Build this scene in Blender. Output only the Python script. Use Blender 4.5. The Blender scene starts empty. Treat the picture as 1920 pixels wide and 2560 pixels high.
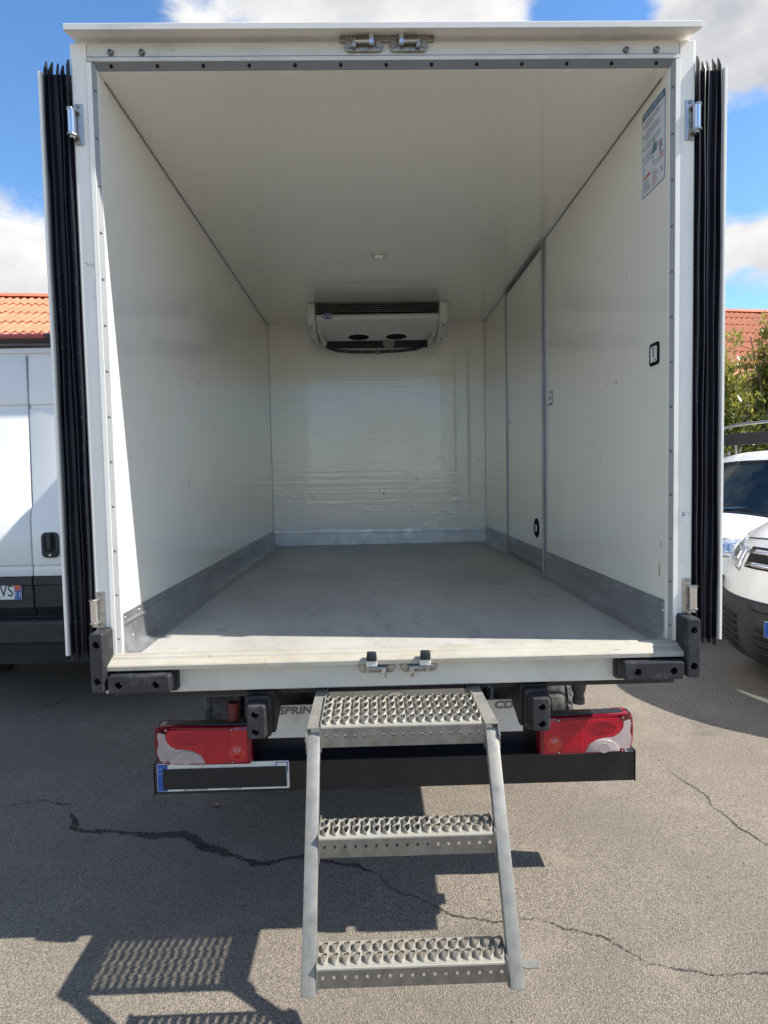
import bpy, bmesh, math, random
from mathutils import Vector, Matrix, Euler
from mathutils.geometry import delaunay_2d_cdt
rnd = random.Random(7)
scene = bpy.context.scene
COL = scene.collection

# ------------------------------------------------------------------ camera
cam_d = bpy.data.cameras.new('camera')
cam = bpy.data.objects.new('camera', cam_d); COL.objects.link(cam)
cam_d.sensor_fit = 'VERTICAL'; cam_d.sensor_height = 24.0; cam_d.lens = 24.0 * 1559.4 / 2560.0
cam_d.clip_start = 0.02; cam_d.clip_end = 2000
CR = Vector((0.999556, -0.022186, -0.019869)); CD = Vector((-0.021052, -0.05443, -0.998296)); CF = Vector((0.021067, 0.998271, -0.054872))
cm = Matrix(((CR.x, -CD.x, -CF.x, -0.0802), (CR.y, -CD.y, -CF.y, -2.0858), (CR.z, -CD.z, -CF.z, 1.6101), (0, 0, 0, 1)))
cam.matrix_world = cm
scene.camera = cam
scene.render.resolution_x = 768; scene.render.resolution_y = 1024

# ------------------------------------------------------------------ light
SUN = Vector((0.93, -0.135, 1.0)).normalized()          # towards the sun
elev = math.asin(SUN.z); azim = math.atan2(SUN.x, SUN.y)
sd = bpy.data.lights.new('sun', 'SUN'); sd.energy = 3.6; sd.angle = math.radians(0.53); sd.color = (1.0, 0.965, 0.91)
so = bpy.data.objects.new('sun', sd); COL.objects.link(so)
so.rotation_euler = (-SUN).to_track_quat('-Z', 'Y').to_euler(); so.location = (20, -3, 20)
world = bpy.data.worlds.new('World'); scene.world = world; world.use_nodes = True
wn = world.node_tree; wn.nodes.clear()
def N(tree, typ, **kw):
    n = tree.nodes.new(typ)
    for k, v in kw.items(): setattr(n, k, v)
    return n
w_out = N(wn, 'ShaderNodeOutputWorld')
w_bg = N(wn, 'ShaderNodeBackground'); w_bg.inputs[1].default_value = 0.100
w_sky = N(wn, 'ShaderNodeTexSky', sky_type='NISHITA'); w_sky.sun_disc = False
w_sky.sun_elevation = elev; w_sky.sun_rotation = azim; w_sky.altitude = 300; w_sky.air_density = 1.0; w_sky.dust_density = 0.2; w_sky.ozone_density = 3.0
def wm(op, a, b=None, c=None):
    n = N(wn, 'ShaderNodeMath', operation=op)
    for i, v in enumerate((a, b, c)):
        if v is None: continue
        if isinstance(v, (int, float)): n.inputs[i].default_value = v
        else: wn.links.new(v, n.inputs[i])
    return n.outputs[0]
w_tc = N(wn, 'ShaderNodeTexCoord'); w_dir = w_tc.outputs['Generated']
w_map = N(wn, 'ShaderNodeMapping'); wn.links.new(w_dir, w_map.inputs[0]); w_map.inputs['Scale'].default_value = (1, 1, 1.9)
def wnoise(scale, detail, rough, off):
    m = N(wn, 'ShaderNodeMapping'); wn.links.new(w_map.outputs[0], m.inputs[0]); m.inputs['Location'].default_value = off
    n = N(wn, 'ShaderNodeTexNoise'); wn.links.new(m.outputs[0], n.inputs['Vector'])
    n.inputs['Scale'].default_value = scale; n.inputs['Detail'].default_value = detail; n.inputs['Roughness'].default_value = rough
    return n.outputs[0]
n_big = wnoise(2.2, 9, 0.6, (3.1, 0.4, 1.7)); n_det = wnoise(8.5, 10, 0.66, (0.3, 5.4, 2.2))
cover = wm('ADD', wm('MULTIPLY', n_big, 0.60), wm('MULTIPLY', n_det, 0.53))
# cloud banks (azimuth/elevation directions of the cumulus over the yard, and of the blue gaps between them)
def pdir(px, py): return (CR * ((px - 960) / 1559.4) + CD * ((py - 1280) / 1559.4) + CF).normalized()
for px, py, rad, wgt in ((640, 5, 14, 0.15), (950, 10, 13, 0.14), (1150, -40, 9, 0.10), (1760, 60, 11, 0.13), (1890, 130, 8, 0.10), (1890, 590, 7, 0.24), (40, 640, 10, 0.30), (60, 560, 5, 0.12),
                         (60, 250, 13, -0.33), (250, 60, 6, -0.17), (1480, 30, 5, -0.33), (1860, 390, 6, -0.29), (1870, 760, 4, -0.24), (120, 440, 6, -0.13)):
    d = pdir(px, py)
    dp = N(wn, 'ShaderNodeVectorMath', operation='DOT_PRODUCT'); wn.links.new(w_dir, dp.inputs[0]); dp.inputs[1].default_value = d
    mr = N(wn, 'ShaderNodeMapRange', interpolation_type='SMOOTHSTEP'); wn.links.new(dp.outputs['Value'], mr.inputs[0])
    mr.inputs[1].default_value = math.cos(math.radians(rad)); mr.inputs[2].default_value = 1.0; mr.inputs[3].default_value = 0.0; mr.inputs[4].default_value = wgt
    cover = wm('ADD', cover, mr.outputs[0])
w_mask = N(wn, 'ShaderNodeMapRange', interpolation_type='SMOOTHSTEP'); wn.links.new(cover, w_mask.inputs[0])
w_mask.inputs[1].default_value = 0.515; w_mask.inputs[2].default_value = 0.72
n_sh = wnoise(5, 6, 0.55, (7.7, 1.2, 0.5))
w_cr = N(wn, 'ShaderNodeValToRGB'); wn.links.new(n_sh, w_cr.inputs[0])
w_cr.color_ramp.elements[0].position = 0.3; w_cr.color_ramp.elements[0].color = (2.3, 2.38, 2.55, 1)
w_cr.color_ramp.elements[1].position = 0.72; w_cr.color_ramp.elements[1].color = (4.8, 4.7, 4.55, 1)
w_mix = N(wn, 'ShaderNodeMix', data_type='RGBA'); wn.links.new(w_mask.outputs[0], w_mix.inputs[0])
w_hs = N(wn, 'ShaderNodeHueSaturation'); w_hs.inputs['Saturation'].default_value = 1.16; wn.links.new(w_sky.outputs[0], w_hs.inputs['Color']); wn.links.new(w_hs.outputs[0], w_mix.inputs[6]); wn.links.new(w_cr.outputs[0], w_mix.inputs[7])
wn.links.new(w_mix.outputs[2], w_bg.inputs[0]); wn.links.new(w_bg.outputs[0], w_out.inputs[0])
vs = scene.view_settings; vs.view_transform = 'Standard'; vs.look = 'None'; vs.exposure = 1.32; vs.gamma = 1.0; vs.use_curve_mapping = False
scene.cycles.max_bounces = 7; scene.cycles.diffuse_bounces = 5; scene.cycles.glossy_bounces = 3; scene.cycles.transparent_max_bounces = 6
world.cycles.sampling_method = 'MANUAL'; world.cycles.sample_map_resolution = 512
scene.cycles.use_adaptive_sampling = True; scene.cycles.adaptive_threshold = 0.015

# ------------------------------------------------------------------ materials
MATS = {}
def M(name, col, rough=0.5, metal=0.0, var=0.0, vsc=4.0, bump=0.0, bsc=60.0, spec=0.5, coat=0.0, dirt=None, stretch=(1, 1, 1), rvar=0.0, trans=0.0, bst=None, extra=None, emit=None, bdist=0.01, crough=0.06):
    m = bpy.data.materials.new(name); m.use_nodes = True; t = m.node_tree; p = t.nodes['Principled BSDF']
    p.inputs['Base Color'].default_value = (*col, 1); p.inputs['Roughness'].default_value = rough; p.inputs['Metallic'].default_value = metal
    p.inputs['Specular IOR Level'].default_value = spec; p.inputs['Coat Weight'].default_value = coat; p.inputs['Coat Roughness'].default_value = crough
    p.inputs['Transmission Weight'].default_value = trans
    tc = N(t, 'ShaderNodeTexCoord'); mp = N(t, 'ShaderNodeMapping'); mp.inputs['Scale'].default_value = stretch; t.links.new(tc.outputs['Object'], mp.inputs[0])
    def noise(sc, det=5, ro=0.6, vec=None):
        n = N(t, 'ShaderNodeTexNoise'); n.inputs['Scale'].default_value = sc; n.inputs['Detail'].default_value = det; n.inputs['Roughness'].default_value = ro
        t.links.new(vec or mp.outputs[0], n.inputs['Vector']); return n.outputs[0]
    def mrange(v, a, b, c, d):
        r = N(t, 'ShaderNodeMapRange'); t.links.new(v, r.inputs[0])
        for i, q in enumerate((a, b, c, d)): r.inputs[i + 1].default_value = q
        return r.outputs[0]
    def mix(fac, a, b):
        x = N(t, 'ShaderNodeMix', data_type='RGBA')
        if isinstance(fac, float): x.inputs[0].default_value = fac
        else: t.links.new(fac, x.inputs[0])
        for i, q in ((6, a), (7, b)):
            if isinstance(q, tuple): x.inputs[i].default_value = (*q[:3], 1)
            else: t.links.new(q, x.inputs[i])
        return x.outputs[2]
    c = tuple(col)
    if var:
        f = mrange(noise(vsc), 0.3, 0.7, 0, 1)
        c = mix(f, tuple(max(0, q * (1 - var)) for q in col), tuple(min(1, q * (1 + var)) for q in col))
    for dd in (dirt if isinstance(dirt, list) else [dirt] if dirt else []):
        dcol, lo, hi, sc, amt, st = dd
        mp2 = N(t, 'ShaderNodeMapping'); mp2.inputs['Scale'].default_value = st; t.links.new(tc.outputs['Object'], mp2.inputs[0]); mp2.inputs['Location'].default_value = (sc * 0.37, 1.3, sc * 0.11)
        f = mrange(noise(sc, 6, 0.65, mp2.outputs[0]), lo, hi, 0, amt)
        c = mix(f, c, dcol)
    if extra: c = extra(t, tc, mp, noise, mrange, mix, c, p)
    if not isinstance(c, tuple): t.links.new(c, p.inputs['Base Color'])
    if rvar: t.links.new(mrange(noise(vsc * 2.3), 0.3, 0.7, max(0.02, rough - rvar), rough + rvar), p.inputs['Roughness'])
    if bump:
        b = N(t, 'ShaderNodeBump'); b.inputs['Strength'].default_value = bump; b.inputs['Distance'].default_value = bdist
        vec = mp.outputs[0]
        if bst:
            mp3 = N(t, 'ShaderNodeMapping'); mp3.inputs['Scale'].default_value = bst; t.links.new(tc.outputs['Object'], mp3.inputs[0]); vec = mp3.outputs[0]
        t.links.new(noise(bsc, 4, 0.55, vec), b.inputs['Height']); t.links.new(b.outputs[0], p.inputs['Normal'])
        if coat: t.links.new(b.outputs[0], p.inputs['Coat Normal'])
    if emit: p.inputs['Emission Color'].default_value = (*emit[0], 1); p.inputs['Emission Strength'].default_value = emit[1]
    MATS[name] = m
    return m

def asphalt_extra(t, tc, mp, noise, mrange, mix, c, p):
    v = N(t, 'ShaderNodeTexVoronoi'); v.inputs['Scale'].default_value = 205; t.links.new(mp.outputs[0], v.inputs['Vector'])
    sep = N(t, 'ShaderNodeSeparateColor'); t.links.new(v.outputs['Color'], sep.inputs[0])
    c = mix(mrange(sep.outputs[0], 0, 1, 0, 1), (0.146, 0.122, 0.094), (0.352, 0.298, 0.232))
    c = mix(mrange(sep.outputs[1], 0.82, 0.95, 0, 0.55), c, (0.42, 0.35, 0.27))
    c = mix(mrange(v.outputs['Distance'], 0.45, 0.75, 0, 0.6), c, (0.075, 0.064, 0.053))
    c = mix(mrange(noise(60, 5, 0.7), 0.53, 0.68, 0, 0.6), c, (0.098, 0.082, 0.066))
    c = mix(mrange(noise(1.1, 6, 0.6), 0.38, 0.66, 0, 0.55), c, (0.150, 0.126, 0.100))
    c = mix(mrange(noise(3.3, 6, 0.65), 0.54, 0.70, 0, 0.40), c, (0.31, 0.26, 0.20))
    q = N(t, 'ShaderNodeMapping'); q.inputs['Location'].default_value = (4.2, 1.7, 0); t.links.new(tc.outputs['Object'], q.inputs[0])
    c = mix(mrange(noise(1.9, 7, 0.6, q.outputs[0]), 0.62, 0.74, 0, 0.5), c, (0.085, 0.074, 0.065))      # old oil and tyre stains
    c = mix(mrange(noise(14, 3, 0.5, q.outputs[0]), 0.72, 0.78, 0, 0.6), c, (0.07, 0.06, 0.052))
    hm = N(t, 'ShaderNodeMath', operation='ADD'); t.links.new(mrange(v.outputs['Distance'], 0, 0.7, 1, 0), hm.inputs[0]); t.links.new(mrange(noise(90, 5, 0.7), 0, 1, 0, 1.6), hm.inputs[1])
    b = N(t, 'ShaderNodeBump'); b.inputs['Strength'].default_value = 0.7; b.inputs['Distance'].default_value = 0.0045
    t.links.new(hm.outputs[0], b.inputs['Height']); t.links.new(b.outputs[0], p.inputs['Normal'])
    return c
M('asphalt', (0.24, 0.22, 0.2), 0.88, extra=asphalt_extra, spec=0.3)
M('grit', (0.16, 0.14, 0.12), 0.9, var=0.6, vsc=9)
def crack_extra(t, tc, mp, noise, mrange, mix, c, p):
    o = t.nodes['Material Output']; tr = N(t, 'ShaderNodeBsdfTransparent'); ms = N(t, 'ShaderNodeMixShader')
    t.links.new(mrange(noise(120, 5, 0.7), 0.40, 0.52, 0, 0.9), ms.inputs[0]); t.links.new(tr.outputs[0], ms.inputs[1]); t.links.new(p.outputs[0], ms.inputs[2]); t.links.new(ms.outputs[0], o.inputs[0])
    return c
M('crack', (0.035, 0.033, 0.032), 0.95, extra=crack_extra)

SC = ((0.16, 0.15, 0.14), 0.70, 0.75, 38, 0.5, (1, 0.55, 0.25))
M('liner', (0.90, 0.87, 0.785), 0.32, crough=0.045, var=0.025, vsc=1.2, bump=0.03, bsc=2.2, bst=(1, 0.7, 4.0), dirt=[SC], coat=0.9, bdist=0.010)
M('liner_ceiling', (0.89, 0.865, 0.79), 0.34, crough=0.02, coat=1.0, var=0.02, vsc=1.0).node_tree.nodes['Principled BSDF'].inputs['Coat IOR'].default_value = 1.85
MATS['liner'].node_tree.nodes['Principled BSDF'].inputs['Coat IOR'].default_value = 1.65
def back_extra(t, tc, mp, noise, mrange, mix, c, p):
    # moulded panel: fine horizontal ribbing plus dents low down
    def nz(sc, st, det=3):
        q = N(t, 'ShaderNodeMapping'); q.inputs['Scale'].default_value = st; t.links.new(tc.outputs['Object'], q.inputs[0]); return noise(sc, det, 0.5, q.outputs[0])
    rib = nz(11, (0.05, 1, 4.2), 2); dents = nz(16, (0.6, 1, 1.2), 1)
    sx = N(t, 'ShaderNodeSeparateXYZ'); t.links.new(tc.outputs['Object'], sx.inputs[0])
    low = mrange(sx.outputs[2], 1.2, 2.15, 1.0, 0.12)
    m1 = N(t, 'ShaderNodeMath', operation='MULTIPLY'); t.links.new(mrange(dents, 0.62, 0.78, 0, 1), m1.inputs[0]); t.links.new(low, m1.inputs[1])
    m2 = N(t, 'ShaderNodeMath', operation='MULTIPLY_ADD'); t.links.new(rib, m2.inputs[0]); m2.inputs[1].default_value = 0.55; t.links.new(m1.outputs[0], m2.inputs[2])
    b = N(t, 'ShaderNodeBump'); b.inputs['Strength'].default_value = 0.23; b.inputs['Distance'].default_value = 0.006
    t.links.new(m2.outputs[0], b.inputs['Height']); t.links.new(b.outputs[0], p.inputs['Normal']); t.links.new(b.outputs[0], p.inputs['Coat Normal']); p.inputs['Coat IOR'].default_value = 1.75
    # joints of the ribs, faintly grey
    c = mix(mrange(nz(6, (0.35, 1, 9.0), 4), 0.66, 0.72, 0, 0.35), c, (0.38, 0.38, 0.36))
    c = mix(mrange(nz(30, (1, 1, 1), 4), 0.72, 0.77, 0, 0.5), c, (0.12, 0.11, 0.10))
    return c
M('liner_back', (0.88, 0.855, 0.775), 0.30, coat=1.0, crough=0.025, extra=back_extra)
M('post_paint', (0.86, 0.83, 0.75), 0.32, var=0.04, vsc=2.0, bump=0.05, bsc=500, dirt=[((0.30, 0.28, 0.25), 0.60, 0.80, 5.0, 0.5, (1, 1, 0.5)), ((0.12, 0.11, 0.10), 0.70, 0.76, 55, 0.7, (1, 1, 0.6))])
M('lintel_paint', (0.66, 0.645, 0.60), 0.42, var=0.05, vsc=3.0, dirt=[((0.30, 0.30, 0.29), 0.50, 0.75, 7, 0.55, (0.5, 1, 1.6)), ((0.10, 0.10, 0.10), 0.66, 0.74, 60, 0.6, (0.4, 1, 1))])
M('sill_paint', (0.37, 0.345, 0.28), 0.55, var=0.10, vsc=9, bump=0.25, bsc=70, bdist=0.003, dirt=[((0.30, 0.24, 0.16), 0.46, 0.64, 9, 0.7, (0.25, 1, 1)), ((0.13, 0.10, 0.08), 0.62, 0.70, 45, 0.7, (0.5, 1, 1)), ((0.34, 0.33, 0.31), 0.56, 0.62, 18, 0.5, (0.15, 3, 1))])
M('beam_paint', (0.66, 0.63, 0.555), 0.45, var=0.06, vsc=3, dirt=[((0.36, 0.34, 0.31), 0.52, 0.75, 5, 0.45, (1, 1, 1)), ((0.14, 0.13, 0.12), 0.68, 0.74, 50, 0.55, (1, 1, 1))])
M('aluminium', (0.50, 0.51, 0.52), 0.42, 0.85, var=0.14, vsc=6, rvar=0.12, bump=0.12, bsc=120, bst=(0.3, 0.3, 3), bdist=0.002, dirt=[((0.20, 0.20, 0.20), 0.50, 0.75, 5, 0.5, (0.3, 0.3, 3)), ((0.70, 0.70, 0.69), 0.66, 0.70, 60, 0.6, (1, 1, 0.3))])
M('rail_dark', (0.15, 0.152, 0.155), 0.45, var=0.12, vsc=6)
M('rail_grey', (0.29, 0.29, 0.285), 0.4, var=0.08, vsc=5)
M('alu_dark', (0.30, 0.31, 0.33), 0.45, 0.7, var=0.12, vsc=8)
M('steel_chrome', (0.50, 0.48, 0.45), 0.30, 0.95, var=0.10, vsc=25, rvar=0.08, dirt=((0.22, 0.20, 0.17), 0.52, 0.72, 40, 0.6, (1, 1, 1)))
M('steel_dull', (0.33, 0.32, 0.30), 0.42, 0.8, var=0.2, vsc=30, dirt=((0.10, 0.09, 0.08), 0.50, 0.7, 45, 0.7, (1, 1, 1)))
def floor_extra(t, tc, mp, noise, mrange, mix, c, p):
    def nz(sc, st, det=4, ro=0.6):
        q = N(t, 'ShaderNodeMapping'); q.inputs['Scale'].default_value = st; t.links.new(tc.outputs['Object'], q.inputs[0]); return noise(sc, det, ro, q.outputs[0])
    c = mix(mrange(nz(1.7, (1, 0.5, 1), 7, 0.65), 0.36, 0.70, 0, 0.8), c, (0.24, 0.235, 0.212))
    c = mix(mrange(nz(11, (1, 0.35, 1), 6, 0.7), 0.56, 0.72, 0, 0.55), c, (0.12, 0.118, 0.11))
    c = mix(mrange(nz(26, (0.12, 1, 1), 5, 0.7), 0.66, 0.72, 0, 0.35), c, (0.30, 0.30, 0.29))
    c = mix(mrange(nz(330, (1, 1, 1), 3), 0.58, 0.68, 0, 0.45), c, (0.32, 0.32, 0.31))
    return c
M('floor_grey', (0.46, 0.445, 0.40), 0.42, bump=0.25, bsc=420, bdist=0.003, extra=floor_extra, spec=0.45)
M('rubber', (0.019, 0.020, 0.023), 0.55, var=0.25, vsc=12, bump=0.15, bsc=160, bdist=0.003, dirt=[((0.17, 0.165, 0.155), 0.52, 0.80, 18, 0.5, (1, 1, 1)), ((0.22, 0.21, 0.2), 0.69, 0.74, 70, 0.7, (1, 1, 1))], spec=0.45)
M('gasket', (0.012, 0.013, 0.019), 0.42, var=0.3, vsc=6, dirt=((0.06, 0.06, 0.065), 0.5, 0.8, 5, 0.35, (4, 4, 0.4)), spec=0.4)
M('galvanised', (0.25, 0.24, 0.215), 0.48, 0.35, var=0.26, vsc=22, rvar=0.12, bump=0.1, bsc=180, bdist=0.002, dirt=[((0.29, 0.268, 0.225), 0.42, 0.62, 14, 0.75, (1, 1, 1)), ((0.20, 0.19, 0.18), 0.62, 0.72, 30, 0.5, (1, 1, 1))])
M('galvanised_riser', (0.27, 0.27, 0.26), 0.40, 0.9, var=0.2, vsc=30, rvar=0.1, dirt=((0.16, 0.15, 0.14), 0.5, 0.7, 25, 0.6, (1, 1, 1)))
M('galvanised_tread', (0.32, 0.305, 0.26), 0.6, 0.35, var=0.14, vsc=25, dirt=[((0.34, 0.305, 0.245), 0.40, 0.62, 10, 0.8, (1, 1, 1)), ((0.20, 0.18, 0.15), 0.62, 0.74, 40, 0.5, (1, 1, 1))])
M('black_paint', (0.012, 0.012, 0.014), 0.28, var=0.2, vsc=8, dirt=((0.06, 0.058, 0.055), 0.55, 0.8, 7, 0.4, (1, 1, 1)))
M('chassis_black', (0.016, 0.016, 0.017), 0.6, var=0.3, vsc=9, dirt=((0.07, 0.062, 0.05), 0.5, 0.75, 10, 0.5, (1, 1, 1)))
M('lens_red', (0.47, 0.005, 0.022), 0.18, coat=0.45, spec=0.4, var=0.14, vsc=10, bump=0.35, bsc=55, bst=(0.05, 1, 3), bdist=0.004)
M('lens_red_deep', (0.20, 0.003, 0.014), 0.16, coat=0.4, var=0.2, vsc=14)
M('lens_bulb', (0.50, 0.012, 0.010), 0.10, coat=1.0)
M('lens_clear', (0.42, 0.335, 0.325), 0.2, coat=0.4, var=0.12, vsc=22, bump=0.3, bsc=90, bst=(1, 1, 0.2), bdist=0.003)
M('plate_white', (0.72, 0.72, 0.70), 0.35, var=0.05, vsc=20, dirt=((0.25, 0.24, 0.22), 0.60, 0.72, 35, 0.6, (1, 1, 1)))
M('plate_blue', (0.015, 0.09, 0.36), 0.35)
M('plate_red', (0.65, 0.12, 0.05), 0.35)
M('print_black', (0.015, 0.015, 0.016), 0.4)
M('redaction_black', (0.010, 0.010, 0.012), 0.5)
M('panel_grey', (0.62, 0.60, 0.56), 0.4, var=0.06, vsc=4, dirt=((0.26, 0.25, 0.23), 0.52, 0.75, 8, 0.5, (1, 1, 1)))
M('panel_emboss', (0.17, 0.165, 0.155), 0.5)
M('unit_plastic', (0.66, 0.66, 0.62), 0.38, var=0.03, vsc=5, dirt=((0.40, 0.39, 0.36), 0.55, 0.8, 8, 0.3, (1, 1, 1)))
M('unit_dark', (0.006, 0.006, 0.008), 0.7, spec=0.2)
M('unit_panel', (0.075, 0.085, 0.105), 0.35, 0.4, var=0.15, vsc=9)
M('foam', (0.52, 0.50, 0.42), 0.9, var=0.2, vsc=40, bump=0.8, bsc=60)
M('cable', (0.05, 0.05, 0.052), 0.5)
M('badge_blue', (0.01, 0.03, 0.24), 0.25, coat=0.5)
M('print_white', (0.80, 0.80, 0.80), 0.4)
M('sticker_white', (0.70, 0.73, 0.76), 0.3)
M('sticker_blue', (0.05, 0.14, 0.30), 0.35)
M('sticker_text', (0.13, 0.19, 0.30), 0.4)
M('sticker_red', (0.50, 0.03, 0.04), 0.4)
M('sticker_green', (0.01, 0.16, 0.13), 0.4)
M('sticker_grey', (0.30, 0.38, 0.46), 0.4)
M('red_pipe', (0.13, 0.012, 0.012), 0.5, var=0.2, vsc=20)
M('plastic_grey', (0.05, 0.052, 0.055), 0.5, var=0.2, vsc=12, dirt=((0.14, 0.13, 0.12), 0.5, 0.8, 20, 0.5, (1, 1, 1)))
M('tyre', (0.030, 0.029, 0.028), 0.85, var=0.25, vsc=20, dirt=((0.20, 0.18, 0.155), 0.42, 0.72, 14, 0.75, (1, 1, 1)))
M('van_white', (0.82, 0.81, 0.78), 0.25, coat=0.4, var=0.015, vsc=2, dirt=((0.42, 0.40, 0.37), 0.58, 0.85, 3.0, 0.25, (1, 1, 1)))
M('van_black', (0.020, 0.021, 0.023), 0.5, var=0.2, vsc=10, dirt=((0.09, 0.085, 0.08), 0.5, 0.8, 9, 0.5, (1, 1, 1)))
M('van_gloss_black', (0.008, 0.008, 0.010), 0.10, coat=0.5)
M('seam_black', (0.006, 0.006, 0.006), 0.8)
m_ = M('van_glass', (0.9, 0.95, 0.94), 0.02); t_ = m_.node_tree
tr_ = N(t_, 'ShaderNodeBsdfTransparent'); tr_.inputs[0].default_value = (0.72, 0.80, 0.80, 1); gl_ = N(t_, 'ShaderNodeBsdfGlossy'); gl_.inputs['Roughness'].default_value = 0.02; ms_ = N(t_, 'ShaderNodeMixShader'); ms_.inputs[0].default_value = 0.06
t_.links.new(tr_.outputs[0], ms_.inputs[1]); t_.links.new(gl_.outputs[0], ms_.inputs[2]); t_.links.new(ms_.outputs[0], t_.nodes['Material Output'].inputs[0])
M('cabin_dark', (0.045, 0.050, 0.055), 0.7, var=0.3, vsc=5)
M('paper', (0.72, 0.80, 0.80), 0.8)
M('lamp_glass', (0.62, 0.66, 0.70), 0.08, 0.55, var=0.35, vsc=28, coat=1.0, bump=0.5, bsc=26, bdist=0.01)
M('chrome', (0.75, 0.76, 0.78), 0.12, 1.0)
M('roof_sheet', (0.50, 0.180, 0.090), 0.8, var=0.14, vsc=1.8, dirt=[((0.30, 0.10, 0.06), 0.58, 0.78, 5, 0.4, (1, 1, 1)), ((0.54, 0.26, 0.16), 0.5, 0.75, 1.2, 0.4, (1, 1, 1))], bump=0.15, bsc=40)
M('roof_ridge', (0.50, 0.16, 0.085), 0.8, var=0.15, vsc=5)
M('render_wall', (0.62, 0.58, 0.50), 0.9, var=0.08, vsc=2, bump=0.3, bsc=80)
M('bark', (0.09, 0.065, 0.045), 0.9, var=0.3, vsc=14, bump=0.6, bsc=40)
M('dry_leaf', (0.30, 0.16, 0.08), 0.7, var=0.2, vsc=60)
def leaf_mat(name, col, tr):
    m = M(name, col, 0.32, var=0.45, vsc=2.6, spec=0.5); t = m.node_tree; p = t.nodes['Principled BSDF']; o = t.nodes['Material Output']
    tl = N(t, 'ShaderNodeBsdfTranslucent'); tl.inputs[0].default_value = (*tr, 1); ms = N(t, 'ShaderNodeMixShader'); ms.inputs[0].default_value = 0.28
    t.links.new(p.outputs[0], ms.inputs[1]); t.links.new(tl.outputs[0], ms.inputs[2]); t.links.new(ms.outputs[0], o.inputs[0])
leaf_mat('leaf_dark', (0.080, 0.105, 0.028), (0.22, 0.26, 0.04)); leaf_mat('leaf_mid', (0.165, 0.180, 0.045), (0.40, 0.42, 0.07)); leaf_mat('leaf_new', (0.33, 0.29, 0.075), (0.6, 0.54, 0.10))

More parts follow.
